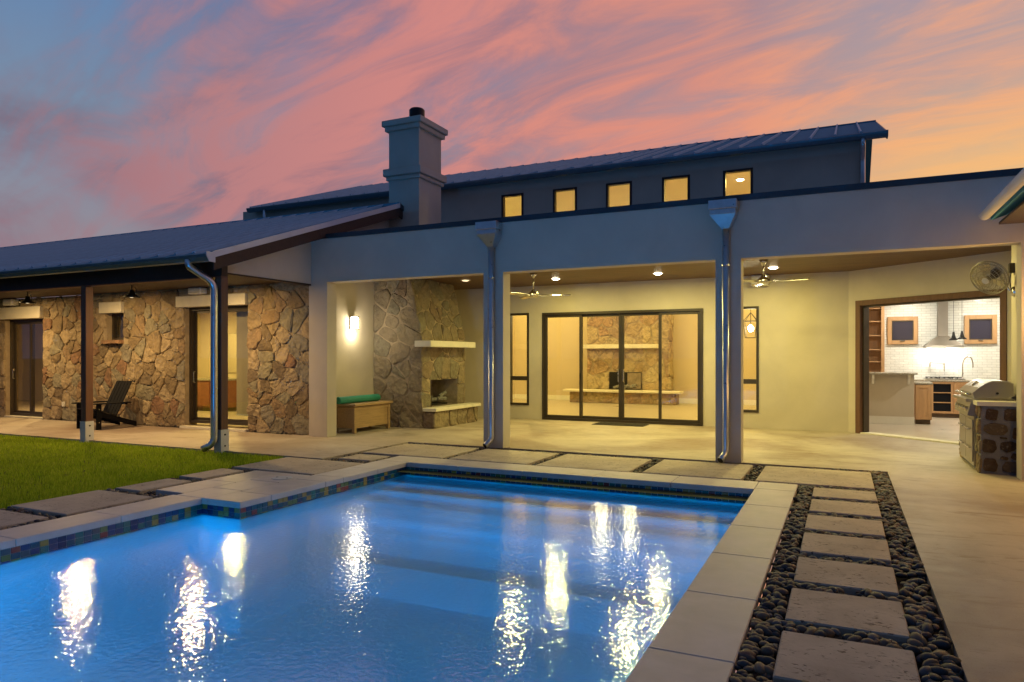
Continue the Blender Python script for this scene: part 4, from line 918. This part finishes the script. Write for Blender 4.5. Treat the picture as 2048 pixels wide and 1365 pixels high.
MB().tube([(0, 0, 0), (0, -.06, 0), (0, -.06, .09)], .013, 8).build('wall_stub', 'nickel', pf); MB().tube([(0, -.06, .09), (.30, -.12, .06)], .010, 8).build('arm', 'nickel', pf); MB().tube([(.30, -.12, .09), (.30, -.12, -.10), (.30, -.16, -.12)], .012, 8).build('spout', 'nickel', pf)
for k, (x, z) in enumerate(((2.24, 1.93), (2.40, 1.95))):
    pd = tag(empty('kitchen_pendant', (x, 18.5, z)), 'small dark barn pendant lamp hanging over the kitchen counter', 'pendant lamp', 'kitchen pendants')
    MB().tube([(0, 0, .13), (0, 0, 3.118-z)], .004, 6).build('cord', 'black_metal', pd); MB().lathe([(.095, -.06), (.088, -.035), (.05, -.01), (.03, .06), (.02, .13)], n=18).build('lamp_shade', 'black_metal', pd, smooth=True)
    MB().lathe([(.03, -.056), (.045, -.05), (.03, -.03)], n=12).build('light_bulb', 'lens_glow', pd); bulb('pendant_lamp', (0, 0, -.09), 6.0, (1, .85, .6), .03, pd)

# ================================================================== LAMPS
WARM = (1.0, 0.85, 0.26); AMBER = (1.0, 0.65, 0.25); ROOM = (1.0, 0.74, 0.21)
def can_light(loc, power, col, label, group, lit=True, size=.15, up=0.0):
    t = tag(empty('recessed_light', loc), label, 'ceiling light', group)
    MB().lathe([(.115, -.004), (.112, -.010), (.082, -.012), (.08, -.003)], n=28).build('trim_ring', 'white_paint', t)
    MB().lathe([(.079, -.003), (.074, -.022), (.05, -.034), (.01, -.038)], n=24).build('lens', 'lamp_glass' if lit else 'dim_glow', t)
    if power: lamp('downlight', (0, 0, -.041), power, col, size, (0, 0, -1), t)
for y, row in ((14.1, 'near the back wall'), (11.85, 'close behind the facade beam')):
    for x, by in ((-5.63, 'beside the fan nearer the fireplace'), (-3.40, 'midway between the two fans'), (-1.20, 'beside the fan nearer the kitchen')):
        can_light((x, y, ZC), 45.0, WARM, 'lit recessed patio light '+row+', '+by, 'patio ceiling lights')
can_light((1.0, 11.85, ZC), 40.0, WARM, 'unseen recessed patio light added behind the facade beam to brighten the kitchen-side wall', 'patio ceiling lights')  # extra unseen downlight, added to brighten the dim kitchen-side wall
can_light((-7.55, 13.54, ZC), 0, WARM, 'dim recessed light in the plank ceiling beside the stone fireplace', None, lit=False)
for x, by in ((-10.67, 'before the door beside the bent downspout'), (-13.95, 'above the black slatted chair'), (-17.3, 'before the double sliding door')):
    can_light((x, 9.0, 2.93), 80.0, AMBER, 'recessed porch ceiling light '+by, 'porch ceiling lights')
for x, y in ((-9.0, 17.2), (-2.2, 17.2), (-2.4, 20.8), (-9.4, 20.6)): can_light((x, y, 5.68), 210.0, ROOM, 'recessed light in the high living room ceiling', 'living room ceiling lights')
for x, y in ((-13.3, 12.4), (-15.9, 12.9), (-19.6, 12.3)): can_light((x, y, 2.80), 85.0 if x > -17 else 150.0, ROOM if x > -17 else AMBER, 'recessed light in a bedroom ceiling of the stone wing', 'bedroom ceiling lights')
for x, y in ((1.5, 19.6), (3.2, 19.6), (1.5, 17.0), (3.2, 16.6)): can_light((x, y, 3.12), 40.0, (1.0, .93, .76), 'recessed light in the white kitchen ceiling', 'kitchen ceiling lights')
# double-globe chandelier in the living room: it is what glitters in the pool
cdl = tag(empty('chandelier', (-5.95, 19.5, 3.0)), 'two-globe chandelier hanging in the living room', 'chandelier')
MB().tube([(0, 0, .25), (0, 0, 2.66)], .012, 8).build('stem', 'black_metal', cdl); MB().beam((-.45, 0, .24), (.45, 0, .24), .03, .03).build('cross_bar', 'black_metal', cdl)
for x in (-.40, .40):
    MB().tube([(x, 0, .22), (x, 0, .10)], .01, 6).build('arm', 'black_metal', cdl); MB().lathe([(.02, .13), (.10, .09), (.135, 0), (.10, -.09), (.02, -.13)], (x, 0, 0), n=20).build('globe', 'lamp_glass', cdl, smooth=True); bulb('globe_lamp', (x, 0, 0), 150.0, (1, .86, .42), .14, cdl)
# glass lantern just inside the tall window
ln = tag(empty('hanging_lantern', (-1.86, 16.3, 2.12)), 'glass lantern with metal cage hanging behind the tall window', 'lantern')
b = MB(); hw = .14
for x, y in ((-hw, -hw), (hw, -hw), (hw, hw), (-hw, hw)): b.tube([(x, y, .17), (x*.75, y*.75, -.20)], .007, 6).tube([(x, y, .17), (0, 0, .36)], .006, 6)
b.build('cage', 'bronze_frame', ln)
for z, k in ((.17, 1), (-.20, .75)):
    b = MB(); q = hw*k; b.tube([(-q, -q, z), (q, -q, z), (q, q, z), (-q, q, z), (-q, -q, z)], .007, 6); b.build('cage_ring', 'bronze_frame', ln)
MB().tube([(0, 0, .36), (0, 0, 3.56)], .006, 6).build('chain', 'bronze_frame', ln); MB().lathe([(.01, .09), (.055, .04), (.06, 0), (.035, -.06)], n=14).build('light_bulb', 'bulb_glow', ln, smooth=True)
MB().tube([(0, 0, .36), (0, 0, .07)], .008, 6).build('bulb_stem', 'bronze_frame', ln); bulb('lantern_lamp', (0, 0, 0), 45.0, (1, .9, .66), .055, ln)
# wall lantern on the patio's end wall
wl = tag(empty('wall_lantern', (-9.217, 11.68, 2.20)), 'square frosted wall lantern with dark cap glowing beside the fireplace', 'wall lamp')
MB().box(0, .02, -.055, .055, -.12, .12).build('back_plate', 'bronze_frame', wl); MB().box(.02, .15, -.07, .07, .118, .140).build('cap', 'bronze_frame', wl)
MB().box(.03, .14, -.058, .058, -.115, .115).build('lamp_shade', 'lamp_glass', wl, bevel=.006)
b = MB()
for x, y in ((.03, -.064), (.146, -.064), (.146, .064), (.03, .064)): b.box(x-.005, x+.005, y-.005, y+.005, -.125, .117)
b.box(.021, .152, -.07, .07, -.135, -.126); b.build('cage', 'bronze_frame', wl)
bulb('lantern_glow', (.19, 0, -.03), 10.0, (1, .86, .55), .05, wl); lamp('lantern_down', (.085, 0, -.14), 8.0, (1, .86, .55), .10, (-.25, 0, -1), wl)
pl_ = tag(empty('added_pier_lantern', (2.42, YF-.002, 2.05)), 'unseen amber lantern added on the right-hand pier to light the gutter', 'wall lamp')  # out of view, added to throw amber light on gutter and paving
MB().box(-.06, .06, -.02, 0, -.13, .13).build('back_plate', 'bronze_frame', pl_); MB().box(-.07, .07, -.15, -.02, .12, .14).build('cap', 'bronze_frame', pl_)
MB().box(-.058, .058, -.14, -.03, -.115, .118).build('lamp_shade', 'dim_glow', pl_); bulb('added_amber_lamp', (0, -.2, -.03), 42.0, (1.0, .56, .18), .05, pl_)
can_light((2.2, 7.6, 3.10), 24.0, (1.0, .52, .17), 'amber recessed light in the dark soffit of the right-hand eave', None)
# ================================================================== THINGS
# ceiling fans
def fan(loc, a0, label):
    t = tag(empty('ceiling_fan', loc), label, 'ceiling fan', 'patio ceiling fans')
    MB().lathe([(.02, ZC-loc[2]-.10), (.045, ZC-loc[2]-.06), (.075, ZC-loc[2]-.001)], n=20).build('canopy', 'nickel', t, smooth=True); MB().tube([(0, 0, .07), (0, 0, ZC-loc[2]-.05)], .013, 10).build('downrod', 'nickel', t, smooth=True)
    MB().lathe([(.025, .11), (.05, .07), (.105, .03), (.11, -.01), (.075, -.045), (.02, -.05)], n=24).build('motor', 'nickel', t, smooth=True)
    for k in range(3):
        a = a0+k*2*math.pi/3; d = Vector((math.cos(a), math.sin(a), 0)); s = Vector((-d.y, d.x, 0)); bl = MB()
        bl.hexa([tuple(d*r+s*w+Vector((0, 0, z+sg*.014))) for z in (-.016, -.006) for r, w, sg in ((.16, -.045, -1), (.16, .045, 1), (.76, .058, 1), (.76, -.058, -1))]); bl.build('fan_blade', 'nickel', t)
        MB().beam(d*.09+Vector((0, 0, -.012)), d*.2+Vector((0, 0, -.018)), .04, .008).build('blade_arm', 'nickel', t)
fan((-5.70, 13.05, 2.755), R(14), 'silver three-blade ceiling fan nearer the stone fireplace')
fan((-1.27, 13.0, 2.83), R(-12), 'silver three-blade ceiling fan in front of the white speaker, nearer the kitchen')
# speakers
def speaker(loc, w, hgt, dep, label):
    t = tag(empty('outdoor_speaker', loc), label, 'speaker'); MB().box(-w/2, w/2, -dep, -.02, 0, hgt).build('cabinet', 'plastic_white', t, bevel=.012); MB().box(-w/2+.015, w/2-.015, -dep-.004, -dep+.002, .015, hgt-.015).build('grille', 'plastic_white', t); MB().box(-.03, .03, -.021, 0, .04, hgt-.04).build('bracket', 'plastic_white', t)
speaker((-1.56, YB, 2.97), .34, .215, .22, 'white box speaker high on the patio back wall')
speaker((-18.5, SW-.03, 2.76), .36, .15, .2, 'white speaker high on stone wall above the double sliding door')
speaker((-12.05, SW-.03, 2.79), .36, .13, .2, 'white speaker high on stone wall above the open-lit door')
# barn pendants on the porch and their cable
for x, lb in ((-12.87, 'dark barn pendant hanging in the porch beside the small window'), (-16.3, 'dark barn pendant hanging in the porch near the double sliding door')):
    t = tag(empty('barn_pendant', (x, 9.4, 2.70)), lb, 'pendant lamp'); MB().tube([(0, 0, .14), (0, 0, .232)], .010, 8).build('stem', 'black_metal', t)
    MB().lathe([(.155, -.015), (.15, .005), (.075, .04), (.05, .09), (.045, .13), (.015, .145)], n=22).build('lamp_shade', 'black_metal', t, smooth=True); MB().lathe([(.02, -.02), (.045, -.012), (.03, .0)], n=12).build('light_bulb', 'dim_glow', t)
    MB().tube(smooth_path([(.02, 0, .20), (.12, 0, .18), (.15, 0, .08), (.145, 0, .0)], .06), .006, 6).build('brace', 'black_metal', t, smooth=True)
tag(MB().tube([(-23.5, 9.4, 2.715), (-16.3, 9.4, 2.70), (-12.87, 9.4, 2.70), (-9.3, 9.4, 2.74)], .002, 5).build('guy_wire', 'black_metal'), 'thin taut wire strung between the porch pendants', 'wire')
# storage chest with the rolled mat
cs = tag(empty('storage_chest', (-8.60, 11.0, 0)), 'low oak storage chest on legs against the patio end wall', 'chest')
W_, D_ = -.52, 1.19
MB().box(W_+.03, -.02, .03, D_-.03, .10, .515).build('chest_body', 'chest_wood', cs)
for x, y in ((W_, 0), (-.07, 0), (W_, D_-.07), (-.07, D_-.07)): MB().box(x, x+.07, y, y+.07, 0, .52).build('leg', 'chest_wood', cs, bevel=.005)
for y0, y1 in ((.07, D_-.07),): MB().box(-.03, -.008, y0, y1, .45, .518).build('top_rail', 'chest_wood', cs)
MB().box(W_-.03, .045, -.035, D_+.045, .53, .575).build('lid', 'chest_wood', cs, bevel=.006)
rm = tag(empty('rolled_mat', (-8.86, 11.0, .576)), 'green rolled foam mat lying on the wooden chest', 'mat')
MB().lathe([(.03, -.18), (.068, -.18), (.072, -.16), (.072, 1.10), (.068, 1.12), (.03, 1.12)], (0, 0, .072), (0, 1, 0), 24).build('roll', 'teal_foam', rm, smooth=True)
b = MB(); b.tube([(.062*math.exp(-.12*k)*math.cos(k*.6), 1.123, .072+.062*math.exp(-.12*k)*math.sin(k*.6)) for k in range(14)], .003, 5); b.build('roll_edge', 'teal_foam', rm)
# door mat
dm = tag(empty('door_mat', (-4.45, 14.98, 0.0)), 'dark ribbed door mat lying before the sliding doors', 'mat')
MB().box(-.58, .58, -.26, .26, .002, .012).build('mat_base', 'rubber', dm, bevel=.003)
for k in range(9): MB().box(-.54, .54, -.235+k*.056, -.205+k*.056, .0125, .018).build('rib', 'rubber', dm)
# adirondack chair
ac = tag(empty('adirondack_chair', (-14.12, 9.30, 0)), 'black slatted adirondack chair facing the pool on the porch', 'chair')
for s in (-1, 1):
    MB().box(s*.31-.018, s*.31+.018, 0, .10, 0, .52).build('front_leg', 'black_wood', ac, bevel=.004)
    MB().hexa([(s*.27+dx, y, z) for dz in (0, 1) for dx, y, z in ((-.018, -.02, .30+.11*dz), (.018, -.02, .30+.11*dz), (.018, .92, .0+.10*dz), (-.018, .92, .0+.10*dz))]).build('stringer', 'black_wood', ac)
    MB().box(s*.34-.07, s*.34+.07, -.06, .72, .521, .545).build('arm', 'black_wood', ac, bevel=.008)
    for z in (.15, .42): MB().lathe([(.012, 0), (.012, .006)], (s*.31+.0185, .05, z), (1, 0, 0), 8).build('bolt', 'nickel', ac)
for k in range(6):
    y = -.02+k*.088; z = .412-y*.33
    MB().hexa([(x, yy, zz) for dz in (0, .018) for x, yy, zz in ((-.29, y, z+dz), (.29, y, z+dz), (.29, y+.076, z-.025+dz), (-.29, y+.076, z-.025+dz))]).build('seat_slat', 'chair_slat', ac)
for k in range(5):
    x = -.24+k*.10
    MB().hexa([(x+dx, y, z) for y, z in ((0, 0),) for _ in (0,) for dx, y, z in ((0, .46, .23), (.088, .46, .23), (.088, .485, .24), (0, .485, .24), (0, .83, .97), (.088, .83, .97), (.088, .855, .98), (0, .855, .98))]).build('back_slat', 'black_wood', ac)
MB().box(-.30, .30, .655, .70, .49, .52).build('back_rail', 'black_wood', ac); MB().box(-.29, .29, .50, .54, .17, .24).build('back_rail', 'black_wood', ac)
# grill island
GX0, GX1, GY0, GY1 = 1.60, 2.078, 10.72, 12.46
gi = tag(empty('grill_island', (0, 0, 0)), 'stone grill island with grey mortar beside the right-hand pier', 'island')
MB().box(GX0, GX1, GY0, GY1, 0, .87).build('core', 'mortar_grey', gi)
big = [[(.04, .70), (.16, .68), (.19, .82), (.06, .84)], [(.24, .69), (.45, .68), (.46, .83), (.25, .84)], [(.02, .55), (.10, .50), (.24, .50), (.29, .56), (.27, .63), (.12, .66), (.03, .62)], [(.33, .46), (.46, .44), (.48, .57), (.40, .61), (.34, .60)],
       [(.01, .28), (.13, .27), (.17, .33), (.15, .43), (.02, .45)], [(.20, .33), (.27, .28), (.36, .32), (.40, .40), (.32, .43), (.21, .41)], [(.31, .22), (.36, .19), (.41, .22), (.40, .27), (.34, .28)], [(.20, .20), (.28, .185), (.29, .225), (.22, .235)],
       [(.02, .04), (.16, .03), (.18, .12), (.15, .20), (.03, .20)], [(.23, .04), (.44, .03), (.46, .14), (.41, .17), (.26, .17), (.22, .10)], [(.43, .32), (.47, .31), (.47, .38), (.43, .39)], [(.20, .46), (.28, .455), (.27, .475), (.20, .48)]]
def round_off(p):
    out = []
    for a, c in zip(p, p[1:]+p[:1]): out += [(a[0]*.87+c[0]*.13, a[1]*.87+c[1]*.13), (a[0]*.13+c[0]*.87, a[1]*.13+c[1]*.87)]
    return out
lay_stones([round_off(p) for p in big], lambda u, v, d: (GX0+u, GY0-d, v), 'island_stone', gi, 71, .015, .03)
lay_stones(rubble(GY0, GY0+.30, 0, .87, .2, .03, [], 73, .9)+rubble(GY1-.25, GY1, 0, .87, .2, .03, [], 74, .9), lambda u, v, d: (GX0-d, u, v), 'field_stone', gi, 75, .012, .025)
MB().box(GX0-.05, GX1, GY0-.05, GY0+.295, .872, .925).box(GX0-.05, GX1, GY1-.245, GY1+.03, .872, .925).box(GX1-.06, GX1, GY0+.296, GY1-.246, .872, .925).build('countertop', 'limestone', gi)
g = tag(empty('gas_grill', (GX0, 11.02, 0)), 'stainless built-in gas grill with closed hood and two doors', 'grill')
gl = 1.18
fc_ = MB().box(-.035, -.001, 0, gl, .05, .70).build('cabinet_face', 'stainless', g)
for k in range(2):
    d = MB().box(-.052, -.036, .04+k*.56, .575+k*.56, .10, .66).build('cabinet_door', 'stainless', fc_, bevel=.004)
    for z in (.28, .53): MB().beam((-.075, .12+k*.56, z), (-.075, .50+k*.56, z), .018, .018).beam((-.075, .15+k*.56, z), (-.052, .15+k*.56, z), .012, .012).beam((-.075, .47+k*.56, z), (-.052, .47+k*.56, z), .012, .012).build('door_handle', 'nickel', d)
MB().hexa([(-.11, 0, .72), (-.001, 0, .705), (-.001, gl, .705), (-.11, gl, .72), (-.07, 0, .90), (-.001, 0, .90), (-.001, gl, .90), (-.07, gl, .90)]).build('control_panel', 'stainless', g)
for k in range(5): MB().lathe([(.034, 0), (.032, .03), (.012, .034)], (-.094, .16+k*.21, .80), (-1, 0, .15), 16).build('knob', 'nickel', g)
MB().box(-.13, .40, -.02, gl+.02, .901, .94).build('drip_ledge', 'stainless', g, bevel=.005)
pr = [(-.03, .942), (-.05, 1.02), (.02, 1.09), (.10, 1.15), (.17, 1.18), (.34, 1.18), (.40, 1.15), (.41, .985), (.30, .942)]
hdd = MB().prism([(a, 0, z) for a, z in pr], (0, gl, 0)).build('hood', 'stainless', g)
for y in (-.012, gl): MB().prism([(a, y, z) for a, z in [(-.025, .943), (-.042, 1.02), (.02, 1.08), (.10, 1.138), (.17, 1.168), (.335, 1.168), (.39, 1.14), (.40, .99), (.295, .943)]], (0, .0115, 0)).build('hood_end', 'hood_steel', hdd)
MB().tube(smooth_path([(-.05, .12, 1.0), (-.11, .12, 1.0), (-.11, gl-.12, 1.0), (-.05, gl-.12, 1.0)], .03), .016, 10).build('hood_handle', 'nickel', g, smooth=True)
MB().lathe([(.045, 0), (.045, .012), (.035, .016)], (.06, gl/2, 1.125), (-.62, 0, .78), 20).build('thermometer', 'nickel', hdd); MB().lathe([(.016, 0), (.016, .02)], (.22, -.013, 1.02), (0, -1, 0), 10).build('spit_bore', 'black_metal', hdd)
# wall fan on the side pier
wf = tag(empty('wall_fan', (2.078, 11.42, 2.44)), 'wire-cage wall fan on a bracket above the grill', 'wall fan')
hub = Vector((1.79-2.078, 11.30-11.42, 2.575-2.44)); ax = Vector((-.60, -.62, -.50)).normalized()
e1 = ax.cross(Vector((0, 0, 1))).normalized(); e2 = ax.cross(e1)
def circ(r, off, n=36): return [hub+ax*off+(e1*math.cos(t)+e2*math.sin(t))*r for t in np.linspace(0, 2*math.pi, n+1)]
RF = .235
b = MB()
for r, off in ((RF, 0), (RF*.99, .05), (RF*.8, .085), (RF*.6, .10), (RF*.4, .108), (RF*.9, -.05), (RF*.6, -.085)): b.tube(circ(r, off), .0045 if r < RF*.98 else .007, 5, caps=False)
for k in range(40):
    t = 2*math.pi*k/40; d = e1*math.cos(t)+e2*math.sin(t)
    b.tube([hub+d*.05+ax*.11, hub+d*RF*.6+ax*.10, hub+d*RF*.97+ax*.05, hub+d*RF, hub+d*RF*.9-ax*.05, hub+d*.08-ax*.09], .0022, 4)
b.build('wire_guard', 'fan_wire', wf)
MB().lathe([(.03, .106), (.045, .110), (.045, .116), (.02, .118)], hub, ax, 18).build('badge', 'plastic_white', wf); MB().lathe([(.02, .03), (.06, .0), (.07, -.09), (.065, -.17), (.03, -.19)], hub, ax, 18).build('motor', 'bronze_frame', wf, smooth=True)
for k in range(3):
    t = k*2.094+.4; d = e1*math.cos(t)+e2*math.sin(t); s_ = ax.cross(d)
    MB().hexa([tuple(hub+d*r+s_*w+ax*(o+dz)) for dz in (0, .004) for r, w, o in ((.04, -.03, .03), (.04, .03, .05), (.20, .085, .055), (.20, -.055, .02))]).build('fan_blade', 'nickel', wf)
MB().tube(smooth_path([hub-ax*.18, hub-ax*.22+Vector((0, 0, -.08)), Vector((-.05, 0, -.05)), Vector((0, 0, -.05))], .06), .014, 8).build('bracket_arm', 'nickel', wf, smooth=True)
MB().lathe([(.07, 0), (.065, .02), (.03, .035)], (0, 0, -.06), (-1, 0, 0), 16).build('wall_plate', 'nickel', wf); MB().box(-.06, 0, -.045, .045, .19, .32).build('junction_box', 'bronze_frame', wf)
MB().tube(smooth_path([(-.03, 0, .20), (-.05, 0, .12), (-.04, .0, -.0), (-.03, 0, -.04)], .05), .006, 6).build('power_cord', 'black_metal', wf, smooth=True)
